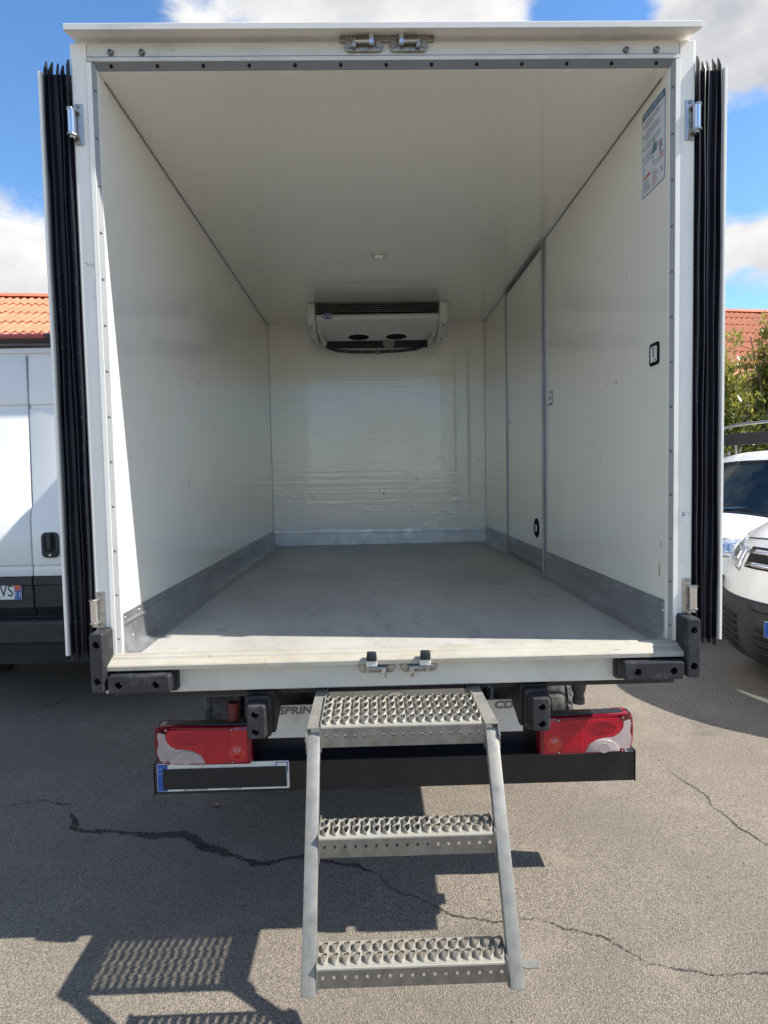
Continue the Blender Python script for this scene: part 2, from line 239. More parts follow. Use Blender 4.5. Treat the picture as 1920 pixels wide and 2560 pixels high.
# ------------------------------------------------------------------ mesh helpers
ZO = 0.0
class MB:
    def __init__(s): s.v = []; s.f = []
    def add(s, vs_, fs_):
        o = len(s.v); s.v += [tuple(q) for q in vs_]; s.f += [tuple(i + o for i in f) for f in fs_]; return s
    def box(s, x0, x1, y0, y1, z0, z1):
        return s.add([(x0, y0, z0), (x1, y0, z0), (x1, y1, z0), (x0, y1, z0), (x0, y0, z1), (x1, y0, z1), (x1, y1, z1), (x0, y1, z1)],
                     [(0, 3, 2, 1), (4, 5, 6, 7), (0, 1, 5, 4), (1, 2, 6, 5), (2, 3, 7, 6), (3, 0, 4, 7)])
    def prism(s, poly, ax, a, b):
        n = len(poly)
        def mk(p, d): return (d, p[0], p[1]) if ax == 'x' else (p[0], d, p[1]) if ax == 'y' else (p[0], p[1], d)
        return s.add([mk(p, a) for p in poly] + [mk(p, b) for p in poly], [tuple(range(n)), tuple(range(2 * n - 1, n - 1, -1))] + [(i, (i + 1) % n, n + (i + 1) % n, n + i) for i in range(n)])
    def cyl(s, p0, p1, r0, r1=None, n=16, cap=True):
        p0 = Vector(p0); p1 = Vector(p1); r1 = r0 if r1 is None else r1
        q = (p1 - p0).to_track_quat('Z', 'Y'); vs_ = []
        for p, r in ((p0, r0), (p1, r1)):
            for i in range(n): vs_.append(p + q @ Vector((r * math.cos(2 * math.pi * i / n), r * math.sin(2 * math.pi * i / n), 0)))
        fs_ = [(i, (i + 1) % n, n + (i + 1) % n, n + i) for i in range(n)]
        if cap: fs_ += [tuple(range(n - 1, -1, -1)), tuple(range(n, 2 * n))]
        return s.add(vs_, fs_)
    def lathe(s, c, axis, prof, n=20):
        # prof: (along, radius)
        c = Vector(c); q = Vector(axis).to_track_quat('Z', 'Y'); vs_ = []; k = len(prof)
        for h, r in prof:
            for i in range(n): vs_.append(c + q @ Vector((r * math.cos(2 * math.pi * i / n), r * math.sin(2 * math.pi * i / n), h)))
        fs_ = [(j * n + i, j * n + (i + 1) % n, (j + 1) * n + (i + 1) % n, (j + 1) * n + i) for j in range(k - 1) for i in range(n)]
        fs_ += [tuple(range(n - 1, -1, -1)), tuple(range((k - 1) * n, k * n))]
        return s.add(vs_, fs_)
    def tube(s, path, r, n=8):
        path = [Vector(p) for p in path]; vs_ = []; k = len(path)
        for j, p in enumerate(path):
            d = (path[min(j + 1, k - 1)] - path[max(j - 1, 0)]).normalized(); q = d.to_track_quat('Z', 'Y')
            rr = r[j] if isinstance(r, (list, tuple)) else r
            for i in range(n): vs_.append(p + q @ Vector((rr * math.cos(2 * math.pi * i / n), rr * math.sin(2 * math.pi * i / n), 0)))
        fs_ = [(j * n + i, j * n + (i + 1) % n, (j + 1) * n + (i + 1) % n, (j + 1) * n + i) for j in range(k - 1) for i in range(n)]
        return s.add(vs_, fs_ + [tuple(range(n - 1, -1, -1)), tuple(range((k - 1) * n, k * n))])
    def dome(s, c, nrm, r, h=None, n=8):
        h = r * 0.5 if h is None else h
        return s.lathe(c, nrm, [(-0.0005, r), (h * 0.45, r * 0.88), (h * 0.85, r * 0.5), (h, r * 0.12)], n)
    def loft(s, rings, close=True, caps=True):
        n = len(rings[0]); o = [q for r in rings for q in r]; k = len(rings)
        fs_ = [(j * n + i, j * n + (i + 1) % n, (j + 1) * n + (i + 1) % n, (j + 1) * n + i) for j in range(k - 1) for i in range(n if close else n - 1)]
        if caps: fs_ += [tuple(range(n - 1, -1, -1)), tuple(range((k - 1) * n, k * n))]
        return s.add(o, fs_)
    def build(s, name, mat, parent=None, bevel=0.0, seg=2, smooth=False, ang=40, recalc=True, **props):
        me = bpy.data.meshes.new(name); me.from_pydata([(x, y, z + ZO) for x, y, z in s.v], [], s.f)
        if recalc or bevel:
            bm = bmesh.new(); bm.from_mesh(me)
            if recalc: bmesh.ops.recalc_face_normals(bm, faces=bm.faces)
            if bevel:
                es = [e for e in bm.edges if len(e.link_faces) == 2 and e.calc_face_angle(0) > math.radians(30)]
                bmesh.ops.bevel(bm, geom=es, offset=bevel, segments=seg, profile=0.5, affect='EDGES', clamp_overlap=True)
            bm.to_mesh(me); bm.free()
        if smooth:
            me.polygons.foreach_set('use_smooth', [True] * len(me.polygons)); me.set_sharp_from_angle(angle=math.radians(ang))
        me.materials.append(MATS[mat] if isinstance(mat, str) else mat)
        o = bpy.data.objects.new(name, me); COL.objects.link(o)
        if parent: o.parent = parent
        for k, v in props.items(): o[k] = v
        return o
def thing(name, label, cat, loc=(0, 0, 0), rz=0.0, group=None):
    o = bpy.data.objects.new(name, None); COL.objects.link(o); o.location = loc; o.rotation_euler = (0, 0, rz); o.empty_display_size = 0.2
    o['label'] = label; o['category'] = cat
    if group: o['group'] = group
    return o
def box(name, mat, parent, x0, x1, y0, y1, z0, z1, bevel=0.0, **k):
    return MB().box(min(x0, x1), max(x0, x1), min(y0, y1), max(y0, y1), z0, z1).build(name, mat, parent, bevel, **k)
def share(o, parent, name=None, loc=None):
    c = o.copy(); COL.objects.link(c); c.parent = parent
    if name: c.name = name
    if loc: c.location = loc
    return c
def text(name, body, size, mat, parent, loc, rot, ext=0.0008, align='CENTER', shear=0.0, xs=1.0, off=0.0):
    cu = bpy.data.curves.new(name, 'FONT'); cu.body = body; cu.size = size; cu.align_x = align; cu.align_y = 'CENTER'; cu.extrude = ext; cu.shear = shear; cu.offset = off; cu.resolution_u = 3
    o = bpy.data.objects.new(name, cu); COL.objects.link(o)
    dg = bpy.context.evaluated_depsgraph_get(); me = bpy.data.meshes.new_from_object(o.evaluated_get(dg))
    bpy.data.objects.remove(o); bpy.data.curves.remove(cu)
    me.transform(Matrix.Translation(Vector(loc) + Vector((0, 0, ZO))) @ Euler(rot).to_matrix().to_4x4() @ Matrix.Diagonal((xs, 1, 1, 1)))
    me.materials.clear(); me.materials.append(MATS[mat])
    r = bpy.data.objects.new(name, me); COL.objects.link(r); r.parent = parent
    return r
def rrect(x0, x1, z0, z1, r, n=4):
    pts = []
    for cx, cz, a0 in ((x1 - r, z1 - r, 0), (x0 + r, z1 - r, 90), (x0 + r, z0 + r, 180), (x1 - r, z0 + r, 270)):
        for i in range(n + 1):
            a = math.radians(a0 + 90 * i / n); pts.append((cx + r * math.cos(a), cz + r * math.sin(a)))
    return pts
def ell(cx, cy, rx, ry, n=8, rot=0.0): return [(cx + rx * math.cos(2 * math.pi * i / n + rot), cy + ry * math.sin(2 * math.pi * i / n + rot)) for i in range(n)]
def inpoly(p, poly):
    c = False; n = len(poly)
    for i in range(n):
        a = poly[i]; b = poly[i - 1]
        if (a[1] > p[1]) != (b[1] > p[1]) and p[0] < (b[0] - a[0]) * (p[1] - a[1]) / (b[1] - a[1]) + a[0]: c = not c
    return c
def holed(outline, holes, extra=()):
    """triangles of a flat sheet with holes; returns 2-D verts, faces"""
    vs_ = [Vector(p) for p in outline]; es_ = [(i, (i + 1) % len(outline)) for i in range(len(outline))]
    for h in holes:
        o = len(vs_); vs_ += [Vector(p) for p in h]; es_ += [(o + i, o + (i + 1) % len(h)) for i in range(len(h))]
    vs_ += [Vector(p) for p in extra]
    r = delaunay_2d_cdt(vs_, es_, [], 0, 1e-7)
    V, F = r[0], r[2]; out = []
    boxes = [(min(p[0] for p in h), max(p[0] for p in h), min(p[1] for p in h), max(p[1] for p in h), h) for h in holes]
    for f in F:
        c = sum((V[i] for i in f), Vector((0, 0))) / len(f)
        if not inpoly(c, outline): continue
        if any(b[0] < c.x < b[1] and b[2] < c.y < b[3] and inpoly(c, b[4]) for b in boxes): continue
        out.append(tuple(f))
    return [(p.x, p.y) for p in V], out
def solid(o, t, off=1.0):
    m = o.modifiers.new('thickness', 'SOLIDIFY'); m.thickness = t; m.offset = off; return o

# ------------------------------------------------------------------ ground
g = MB()
g.add([(-400, -400, 0), (400, -400, 0), (400, 400, 0), (-400, 400, 0)], [(0, 1, 2, 3)])
ground = g.build('asphalt_ground', 'asphalt', kind='structure', label='pale worn asphalt yard with dark cracks')
C1 = [(-1.967, 0.994), (-1.82, 1.042), (-1.779, 1.05), (-1.707, 1.017), (-1.616, 0.991)]
C2 = [(-1.587, 0.929), (-1.537, 0.86), (-1.506, 0.803), (-1.512, 0.78), (-1.428, 0.745), (-1.32, 0.747), (-1.191, 0.717), (-1.089, 0.689), (-1.036, 0.704), (-0.959, 0.697), (-0.906, 0.658), (-0.868, 0.606), (-0.768, 0.56), (-0.678, 0.51), (-0.591, 0.461), (-0.531, 0.47), (-0.472, 0.486), (-0.398, 0.501), (-0.314, 0.466), (-0.24, 0.438), (-0.167, 0.429), (-0.138, 0.393), (-0.088, 0.368)]
C2b = [(-0.088, 0.368), (-0.054, 0.311), (-0.002, 0.246), (0.076, 0.208), (0.131, 0.161), (0.189, 0.112), (0.256, 0.091), (0.341, 0.073), (0.424, 0.086), (0.492, 0.078), (0.531, 0.063), (0.566, 0.031), (0.606, 0.02), (0.659, -0.004), (0.697, -0.018), (0.716, -0.047), (0.758, -0.088), (0.796, -0.135), (0.843, -0.159), (0.914, -0.177), (0.949, -0.186), (0.98, -0.201), (1.06, -0.198), (1.125, -0.194), (1.2, -0.22), (1.4, -0.26)]
C3 = [(1.498, 1.22), (1.515, 1.062), (1.544, 0.978), (1.555, 0.899), (1.531, 0.793), (1.546, 0.73), (1.556, 0.678), (1.547, 0.621), (1.575, 0.55), (1.593, 0.471), (1.66, 0.3), (1.7, 0.1)]
C4 = [(-2.56, 2.341), (-2.417, 2.449), (-2.382, 2.662), (-2.257, 2.778)]
for pts, wmin, wmax in ((C1, 0.004, 0.022), (C2, 0.016, 0.048), (C2b, 0.003, 0.009), (C3, 0.003, 0.009), (C4, 0.006, 0.018)):
    fine = []
    for a, b in zip(pts, pts[1:]):
        k = max(2, int(math.dist(a, b) / 0.012))
        for i in range(k):
            t = i / k; fine.append((a[0] + (b[0] - a[0]) * t + rnd.gauss(0, 0.0035), a[1] + (b[1] - a[1]) * t + rnd.gauss(0, 0.0035)))
    fine.append(pts[-1]); L = []; R_ = []; ww = wmin
    for i, p in enumerate(fine):
        q = fine[min(i + 1, len(fine) - 1)]; q0 = fine[max(i - 1, 0)]; d = Vector((q[0] - q0[0], q[1] - q0[1])); d = d.normalized() if d.length else Vector((1, 0))
        ww = min(wmax, max(wmin, ww + rnd.gauss(0, (wmax - wmin) * 0.25))); e = min(1, i / 4, (len(fine) - 1 - i) / 4)
        L.append((p[0] - d.y * ww * e * 0.5, p[1] + d.x * ww * e * 0.5, 0.003)); R_.append((p[0] + d.y * ww * e * 0.5, p[1] - d.x * ww * e * 0.5, 0.003))
    n = len(fine)
    MB().add(L + R_, [(i, i + 1, n + i + 1, n + i) for i in range(n - 1)]).build('crack', 'crack', ground)
gs = MB()
for _ in range(260):
    x, y = rnd.uniform(-2.2, 2.2), rnd.uniform(-0.7, 1.6); r_ = rnd.uniform(0.0015, 0.0045) * (1.6 if rnd.random() < 0.05 else 1)
    gs.lathe((x, y, 0), (rnd.uniform(-.2, .2), rnd.uniform(-.2, .2), 1), [(-0.001, r_), (r_ * 0.6, r_ * rnd.uniform(0.7, 1)), (r_ * 1.1, r_ * 0.35)], 5)
gs.build('loose_grit', 'grit', kind='stuff', label='loose grit scattered over the asphalt', category='grit')
lf = MB(); lp = [(0.0, 0.0), (0.012, 0.016), (0.034, 0.014), (0.046, 0.0), (0.034, -0.014), (0.012, -0.016)]
lf.add([(x, y, 0.006 + 0.006 * math.sin(x * 60)) for x, y in lp] + [(0.022, 0, 0.004)], [(i, (i + 1) % 6, 6) for i in range(6)])
o = lf.build('fallen_leaf', 'dry_leaf', label='small brown dry leaf lying on the shaded asphalt below the number plate', category='leaf'); o.location = (-0.90, 0.93, 0.0); o.rotation_euler = (0, 0, 0.5)

# ------------------------------------------------------------------ the refrigerated truck
ZO = 1.035                                              # truck coordinates: z = 0 is the load floor
HW, OW, H, LEN = 0.927, 1.01, 1.894, 3.34
truck = thing('box_truck', 'white refrigerated box truck seen from behind with both rear doors folded open', 'truck')
# shell
wl = box('side_wall', 'liner', truck, -OW + 0.002, -HW, 0.0085, LEN + 0.08, -0.11, H + 0.08)
wr = box('side_wall', 'liner', truck, HW, OW - 0.002, 0.0085, LEN + 0.08, -0.11, H + 0.08)
ceil_ = box('ceiling_panel', 'liner_ceiling', truck, -HW + 0.0005, HW - 0.0005, 0.0122, LEN, H, H + 0.0225)
backw = box('front_wall', 'liner_back', truck, -HW, HW, LEN, LEN + 0.08, -0.10, H + 0.075)
floor = box('load_floor', 'floor_grey', truck, -HW, HW, 0.014, LEN, -0.10, 0.0)
box('roof_skin', 'post_paint', truck, -OW, OW, 0.034, LEN + 0.085, H + 0.083, H + 0.099)
# dark silicone joints in the corners
for a in (MB().box(-HW, -HW + 0.004, 0.06, LEN - 0.004, H - 0.004, H - 0.0005), MB().box(HW - 0.004, HW, 0.06, LEN - 0.004, H - 0.004, H - 0.0005)):
    a.build('ceiling_joint', 'alu_dark', ceil_)
for sx in (-1, 1): MB().box(sx * HW - 0.003, sx * HW + 0.003, LEN - 0.004, LEN - 0.001, 0.135, H - 0.002).build('corner_joint', 'alu_dark', backw)
# rear frame posts: flat outer face, sloped inner rail with rivets
for sx in (-1, 1):
    pr = [(sx * OW, 0.10), (sx * OW, 0.006), (sx * (OW - 0.006), 0.0), (sx * 0.957, 0.0), (sx * 0.957, 0.10)]
    post = MB().prism(pr, 'z', 0.0, 1.9755).build('rear_post', 'post_paint', truck, 0.0015)
    rail = [(sx * 0.9565, 0.002), (sx * 0.948, -0.004), (sx * 0.9405, -0.004), (sx * 0.9285, 0.008), (sx * 0.9285, 0.028), (sx * 0.9565, 0.028)]
    MB().prism(rail, 'z', 0.001, 1.914).build('inner_rail', 'rail_grey', post, 0.001)
    MB().box(min(sx * 0.9405, sx * 0.956), max(sx * 0.9405, sx * 0.956), -0.0062, -0.0042, 0.001, 1.914).build('rail_trim', 'post_paint', post, 0.0008)
    rv = MB(); nr = Vector((-sx * 0.012, -0.012, 0)).normalized(); cx, cy = sx * 0.9345, 0.002
    z = 1.83
    while z > 0.03: rv.dome((cx, cy, z), nr, 0.0052, 0.003, 8); z -= 0.148
    rv.build('post_rivets', 'rail_dark', post, kind='stuff', smooth=True)
# scribbled pen mark on the left post, worn print on the right one
scr = [(-0.988 + 0.0035 * i, -0.0012, 1.285 + 0.008 * math.sin(i * 2.1) * (1 - i / 16) + 0.002 * rnd.random() - 0.0006 * i) for i in range(13)]
MB().tube(scr, 0.0007, 4).build('pen_scribble', 'sticker_grey', truck)
pm = MB()
for x0, x1, z0, z1 in ((0.970, 0.984, 0.426, 0.429), (0.972, 0.9735, 0.429, 0.438), (0.977, 0.9785, 0.428, 0.438), (0.981, 0.9825, 0.429, 0.438), (0.974, 0.981, 0.438, 0.4395), (0.9765, 0.979, 0.419, 0.422), (0.992, 0.998, 0.436, 0.438), (0.992, 0.998, 0.428, 0.430)): pm.box(x0, x1, -0.0012, 0, z0, z1)
pm.build('worn_print', 'sticker_grey', truck)
# lintel
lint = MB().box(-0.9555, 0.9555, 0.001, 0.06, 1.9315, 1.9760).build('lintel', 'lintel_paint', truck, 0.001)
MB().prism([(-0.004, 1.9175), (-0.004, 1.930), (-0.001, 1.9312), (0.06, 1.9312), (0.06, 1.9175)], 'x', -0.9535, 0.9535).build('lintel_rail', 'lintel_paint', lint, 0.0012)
MB().box(-0.9535, 0.9535, -0.0012, 0.0006, 1.9325, 1.9338).build('lintel_groove', 'alu_dark', lint)
un = MB().prism([(-0.001, 1.9170), (0.0120, 1.9170), (0.0120, 1.8955), (0.0095, 1.8955)], 'x', -0.930, 0.930).build('lintel_underside', 'rail_dark', lint)
rv = MB(); x = -0.881
while x < 0.9: rv.dome((x, 0.004, 1.9065), (0, -0.85, -0.5), 0.0062, 0.004, 8); x += 0.1468
rv.build('lintel_rivets', 'unit_dark', lint, kind='stuff', smooth=True)
for x in (-0.879, -0.780, 0.779, 0.878):
    b = MB(); b.lathe((x, 0.001, 1.945), (0, -1, 0), [(-0.001, 0.0105), (0.003, 0.0105), (0.003, 0.0075), (0.010, 0.0075), (0.0105, 0.0045), (0.006, 0.004)], 12); b.build('lintel_bolt', 'steel_dull', lint, smooth=True)
# cornice (drip rail)
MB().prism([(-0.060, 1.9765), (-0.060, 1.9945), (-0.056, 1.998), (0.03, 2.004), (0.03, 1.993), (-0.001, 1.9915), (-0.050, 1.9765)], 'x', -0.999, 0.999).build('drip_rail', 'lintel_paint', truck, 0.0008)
# marker light bar and the two top keepers
bar = MB().prism(rrect(-0.150, 0.155, 1.9705, 1.9895, 0.006), 'y', -0.010, 0.0).build('marker_light_bar', 'steel_dull', truck, 0.0015)
for i in range(20):
    x = -0.128 + i * 0.0135; MB().box(x, x + 0.0055, -0.0115, -0.0095, 1.9775, 1.9835).build('light_segment', 'lens_clear', bar)
def keeper(x0, x1, zc, flip, up, y0=0.0):
    k = MB().prism(rrect(x0, x1, zc - 0.0165, zc + 0.0165, 0.016, 6), 'y', y0 - 0.009, y0).build('lock_keeper', 'steel_dull', truck, 0.003, smooth=True)
    w = x1 - x0
    for f in (0.10, 0.90):
        MB().lathe((x0 + w * f, y0 - 0.009, zc + 0.002), (0, -1, 0), [(0, 0.0115), (0.005, 0.0105), (0.005, 0.0065), (0.003, 0.006)], 14).build('bolt', 'steel_chrome', k, smooth=True)
    # bridge bar and the cam teeth
    MB().tube([(x0 + w * 0.22, y0 - 0.010, zc + 0.004), (x0 + w * 0.27, y0 - 0.022, zc + 0.005), (x0 + w * 0.5, y0 - 0.024, zc + 0.004), (x0 + w * 0.73, y0 - 0.022, zc + 0.005), (x0 + w * 0.78, y0 - 0.010, zc + 0.004)], [0.006, 0.007, 0.0065, 0.007, 0.006], 8).build('bridge_bar', 'steel_chrome', k, smooth=True)
    fa = 0.70 if not flip else 0.30; fb = 0.25 if not flip else 0.75
    s_ = 1 if up else -1
    MB().prism([(x0 + w * fa - 0.008, zc - s_ * 0.008), (x0 + w * fa + 0.007, zc - s_ * 0.008), (x0 + w * fa + 0.007, zc + s_ * 0.024), (x0 + w * fa + 0.004, zc + s_ * 0.029), (x0 + w * fa - 0.005, zc + s_ * 0.029), (x0 + w * fa - 0.008, zc + s_ * 0.024)], 'y', y0 - 0.036, y0 - 0.020).build('cam_tooth', 'chrome', k, 0.002)
    MB().prism([(x0 + w * fb - 0.009, zc - 0.012), (x0 + w * fb + 0.007, zc - 0.012), (x0 + w * fb + 0.003, zc + 0.014), (x0 + w * fb - 0.003, zc + 0.014)], 'y', y0 - 0.028, y0 - 0.014).build('cam_tooth', 'steel_chrome', k, 0.002)
    return k
keeper(-0.133, -0.010, 1.957, False, True); keeper(0.012, 0.134, 1.957, True, True)
# threshold and rear beam
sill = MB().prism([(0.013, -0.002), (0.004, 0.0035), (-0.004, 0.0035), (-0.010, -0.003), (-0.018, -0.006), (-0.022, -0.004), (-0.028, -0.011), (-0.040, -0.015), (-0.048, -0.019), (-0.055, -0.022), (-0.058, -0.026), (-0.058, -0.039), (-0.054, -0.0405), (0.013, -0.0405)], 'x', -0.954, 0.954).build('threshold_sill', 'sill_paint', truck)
beam = MB().prism([(0.0, -0.0415), (0.0, -0.130), (0.004, -0.134), (0.05, -0.134), (0.05, -0.0415)], 'x', -0.985, 0.985).build('rear_beam', 'beam_paint', truck, 0.001)
keeper(-0.132, -0.010, -0.066, False, False, -0.001); keeper(0.010, 0.132, -0.066, True, False, -0.001)
for x in (-0.088, 0.089):                                # rubber stops riveted over the sill lip
    st = MB().prism([(x - 0.019, -0.045), (x + 0.018, -0.045), (x + 0.017, -0.008), (x - 0.017, -0.008)], 'y', -0.066, -0.0585).build('stop_bracket', 'lintel_paint', truck, 0.002)
    MB().prism([(x - 0.018, -0.026), (x + 0.018, -0.026), (x + 0.016, 0.003), (x - 0.015, 0.004)], 'y', -0.0715, -0.0500).build('stop_pad', 'rubber', st, 0.004, smooth=True)
# kick plates
def kick(name, sx, ya, yb):
    a = sx * HW
    p = MB().prism([(a, 0.135), (a - sx * 0.005, 0.135), (a - sx * 0.006, 0.106), (a - sx * 0.013, 0.104), (a - sx * 0.0135, 0.098), (a - sx * 0.007, 0.096), (a - sx * 0.007, 0.035), (a - sx * 0.012, 0.012), (a - sx * 0.030, 0.004), (a - sx * 0.060, 0.003), (a - sx * 0.060, 0.0005), (a, 0.0005)], 'y', ya, yb)
    o = p.build(name, 'aluminium', truck, smooth=True, ang=20); r = MB(); y = ya + 0.012
    while y < yb - 0.03:
        r.dome((a - sx * 0.0058, y, 0.119), (-sx, 0, 0), 0.0045, 0.003, 7)
        y += 0.130
    y = ya + 0.07
    while y < yb - 0.03: r.dome((a - sx * 0.0072, y, 0.045), (-sx, 0, 0), 0.0045, 0.003, 7); y += 0.26
    r.build('kick_rivets', 'steel_chrome', o, kind='stuff', smooth=True); return o
kick('kick_plate', -1, 0.018, LEN - 0.016); kick('kick_plate', 1, 0.018, 1.453); kick('kick_plate', 1, 2.478, LEN - 0.016)
kb = MB().prism([(LEN, 0.13), (LEN - 0.005, 0.13), (LEN - 0.006, 0.106), (LEN - 0.014, 0.104), (LEN - 0.014, 0.097), (LEN - 0.007, 0.095), (LEN - 0.007, 0.0), (LEN, 0.0)], 'x', -HW + 0.008, HW - 0.008).build('kick_plate', 'aluminium', truck)
r = MB()
for i in range(13):
    x = -0.88 + i * 0.1467; r.dome((x, LEN - 0.0142, 0.1005), (0, -1, 0), 0.0045, 0.003, 7)
    if i % 2 == 0: r.dome((x, LEN - 0.0072, 0.03), (0, -1, 0), 0.0045, 0.003, 7)
r.build('kick_rivets', 'steel_dull', kb, kind='stuff', smooth=True)
# side door in the right wall
X = HW
def rwall(name, mat, y0, y1, z0, z1, t, parent, bev=0.0, x0=None): return box(name, mat, parent, (X if x0 is None else x0) - t, (X if x0 is None else x0) + 0.001, y0, y1, z0, z1, bev)
sdoor = rwall('side_door', 'liner', 1.512, 2.437, 0.03, 1.862, 0.004, truck)
for y0, y1, t in ((1.455, 1.484, 0.010), (1.486, 1.502, 0.016), (1.504, 1.511, 0.008), (2.438, 2.452, 0.014), (2.454, 2.476, 0.008)):
    rwall('door_stile', 'alu_dark' if t < 0.015 else 'aluminium', y0, y1, 0.002, 1.888, t, sdoor, 0.001)
for z0, z1, t in ((1.863, 1.872, 0.008), (1.873, 1.889, 0.015)): rwall('door_head', 'alu_dark', 1.5115, 2.4375, z0, z1, t, sdoor, 0.001)
rwall('door_kick_plate', 'aluminium', 1.514, 2.436, 0.034, 0.135, 0.007, sdoor); rwall('door_seal', 'alu_dark', 1.5115, 2.4375, 0.001, 0.029, 0.010, sdoor); rwall('kick_ledge', 'aluminium', 1.514, 2.436, 0.094, 0.104, 0.012, sdoor)
rd = MB(); rd.lathe((X - 0.0042, 1.663, 0.253), (-1, 0, 0), [(0, 0.060), (0.003, 0.058), (0.004, 0.050), (0.0045, 0.024)], 24); rd = rd.build('round_emblem', 'unit_dark', sdoor, smooth=True)
MB().lathe((X - 0.0086, 1.663, 0.253), (-1, 0, 0), [(0, 0.022), (0.0012, 0.0215)], 20).build('emblem_disc', 'print_white', rd); MB().lathe((X - 0.0098, 1.663, 0.253), (-1, 0, 0), [(0, 0.009), (0.001, 0.0085)], 12).build('emblem_centre', 'unit_dark', rd)
MB().dome((X - 0.0042, 2.37, 0.95), (-1, 0, 0), 0.008, 0.004).build('door_plug', 'rubber', sdoor)
def xpoly(poly, t, x=X): return MB().prism([(p[0], p[1]) for p in poly], 'x', x - t, x + 0.0005)
# recessed emergency release and small latch plate
lab = xpoly(rrect(0.070, 0.144, 0.950, 1.028, 0.013), 0.004).build('release_bezel', 'unit_dark', truck, 0.001)
xpoly(rrect(0.083, 0.131, 0.962, 1.016, 0.005), 0.0012, X - 0.004).build('release_label', 'plate_white', lab)
for y0, y1, z0, z1 in ((0.096, 0.118, 1.006, 1.009), (0.102, 0.104, 0.982, 1.000), (0.109, 0.111, 0.982, 1.000), (0.104, 0.109, 0.977, 0.983), (0.087, 0.099, 0.966, 0.970)): MB().box(X - 0.0060, X - 0.0050, y0, y1, z0, z1).build('release_mark', 'print_black', lab)
lt = xpoly(rrect(1.332, 1.408, 0.958, 1.034, 0.010), 0.003).build('latch_bezel', 'alu_dark', truck, 0.001); xpoly(rrect(1.342, 1.398, 0.968, 1.024, 0.006), 0.0012, X - 0.003).build('latch_plate', 'liner', lt); MB().box(X - 0.0062, X - 0.004, 1.362, 1.370, 0.985, 1.008).build('latch_slot', 'unit_dark', lt)
# instruction sticker
sk = xpoly(rrect(0.036, 0.211, 1.560, 1.853, 0.010), 0.0008).build('instruction_sticker', 'sticker_blue', truck)
xpoly(rrect(0.0395, 0.2075, 1.5635, 1.826, 0.006), 0.0006, X - 0.0008).build('sticker_sheet', 'sticker_white', sk)
def sbar(mat, y0, y1, z0, z1, name='text_line', lift=0.0014): MB().box(X - lift - 0.0005, X - lift + 0.0001, min(y0, y1), max(y0, y1), z0, z1).build(name, mat, sk)
for y0, y1 in ((0.05, 0.085), (0.092, 0.13), (0.138, 0.160), (0.168, 0.196)): sbar('sticker_grey', y0, y1, 1.834, 1.845, 'title_block', 0.0008)
z = 1.814
for k, n in enumerate((4, 5, 4, 4)):
    yy = 0.200
    MB().lathe((X - 0.0014, 0.197, z - 0.008), (-1, 0, 0), [(0, 0.0075), (0.0004, 0.0072)], 14).build('number_mark', 'sticker_grey', sk)
    for i in range(n): sbar('sticker_text', 0.184, 0.050 + rnd.random() * 0.04 + (0.05 if i == n - 1 else 0), z, z + 0.0022); z -= 0.0068
    z -= 0.008
MB().prism([(0.118, 1.690), (0.128, 1.690), (0.116, 1.722), (0.108, 1.722)], 'x', X - 0.0019, X - 0.0013).build('logo_mark', 'sticker_green', sk); MB().prism([(0.100, 1.690), (0.112, 1.690), (0.104, 1.710), (0.098, 1.710)], 'x', X - 0.0019, X - 0.0013).build('logo_mark', 'sticker_green', sk)
sbar('sticker_green', 0.095, 0.135, 1.682, 1.687, 'logo_mark')
sbar('sticker_grey', 0.060, 0.075, 1.655, 1.700, 'pictogram'); sbar('sticker_grey', 0.135, 0.195, 1.672, 1.677, 'pictogram'); sbar('sticker_grey', 0.190, 0.197, 1.635, 1.672, 'pictogram'); sbar('sticker_grey', 0.120, 0.128, 1.645, 1.675, 'pictogram')
for a in (-1, 1):
    MB().prism([(0.050, 1.684 + a * 0.012), (0.053, 1.684 + a * 0.012), (0.078, 1.684 - a * 0.012), (0.075, 1.684 - a * 0.012)], 'x', X - 0.0024, X - 0.0019).build('red_cross', 'sticker_red', sk)
    MB().prism([(0.048, 1.600 + a * 0.011), (0.051, 1.600 + a * 0.011), (0.070, 1.600 - a * 0.011), (0.067, 1.600 - a * 0.011)], 'x', X - 0.0024, X - 0.0019).build('red_cross', 'sticker_red', sk)
sbar('sticker_red', 0.145, 0.198, 1.622, 1.630)
for i in range(3): sbar('sticker_text', 0.112, 0.070, 1.648 - i * 0.007, 1.650 - i * 0.007); sbar('sticker_red', 0.068, 0.044, 1.652 - i * 0.007, 1.6545 - i * 0.007)
for i in range(7): sbar('sticker_text', 0.200, 0.142 + rnd.random() * 0.02, 1.612 - i * 0.0062, 1.614 - i * 0.0062)
for i in range(7): sbar('sticker_red' if i in (0, 3, 4, 6) else 'sticker_text', 0.126, 0.082 + rnd.random() * 0.02, 1.615 - i * 0.0068, 1.617 - i * 0.0068)
sbar('sticker_blue', 0.131, 0.1318, 1.566, 1.640, 'divider')
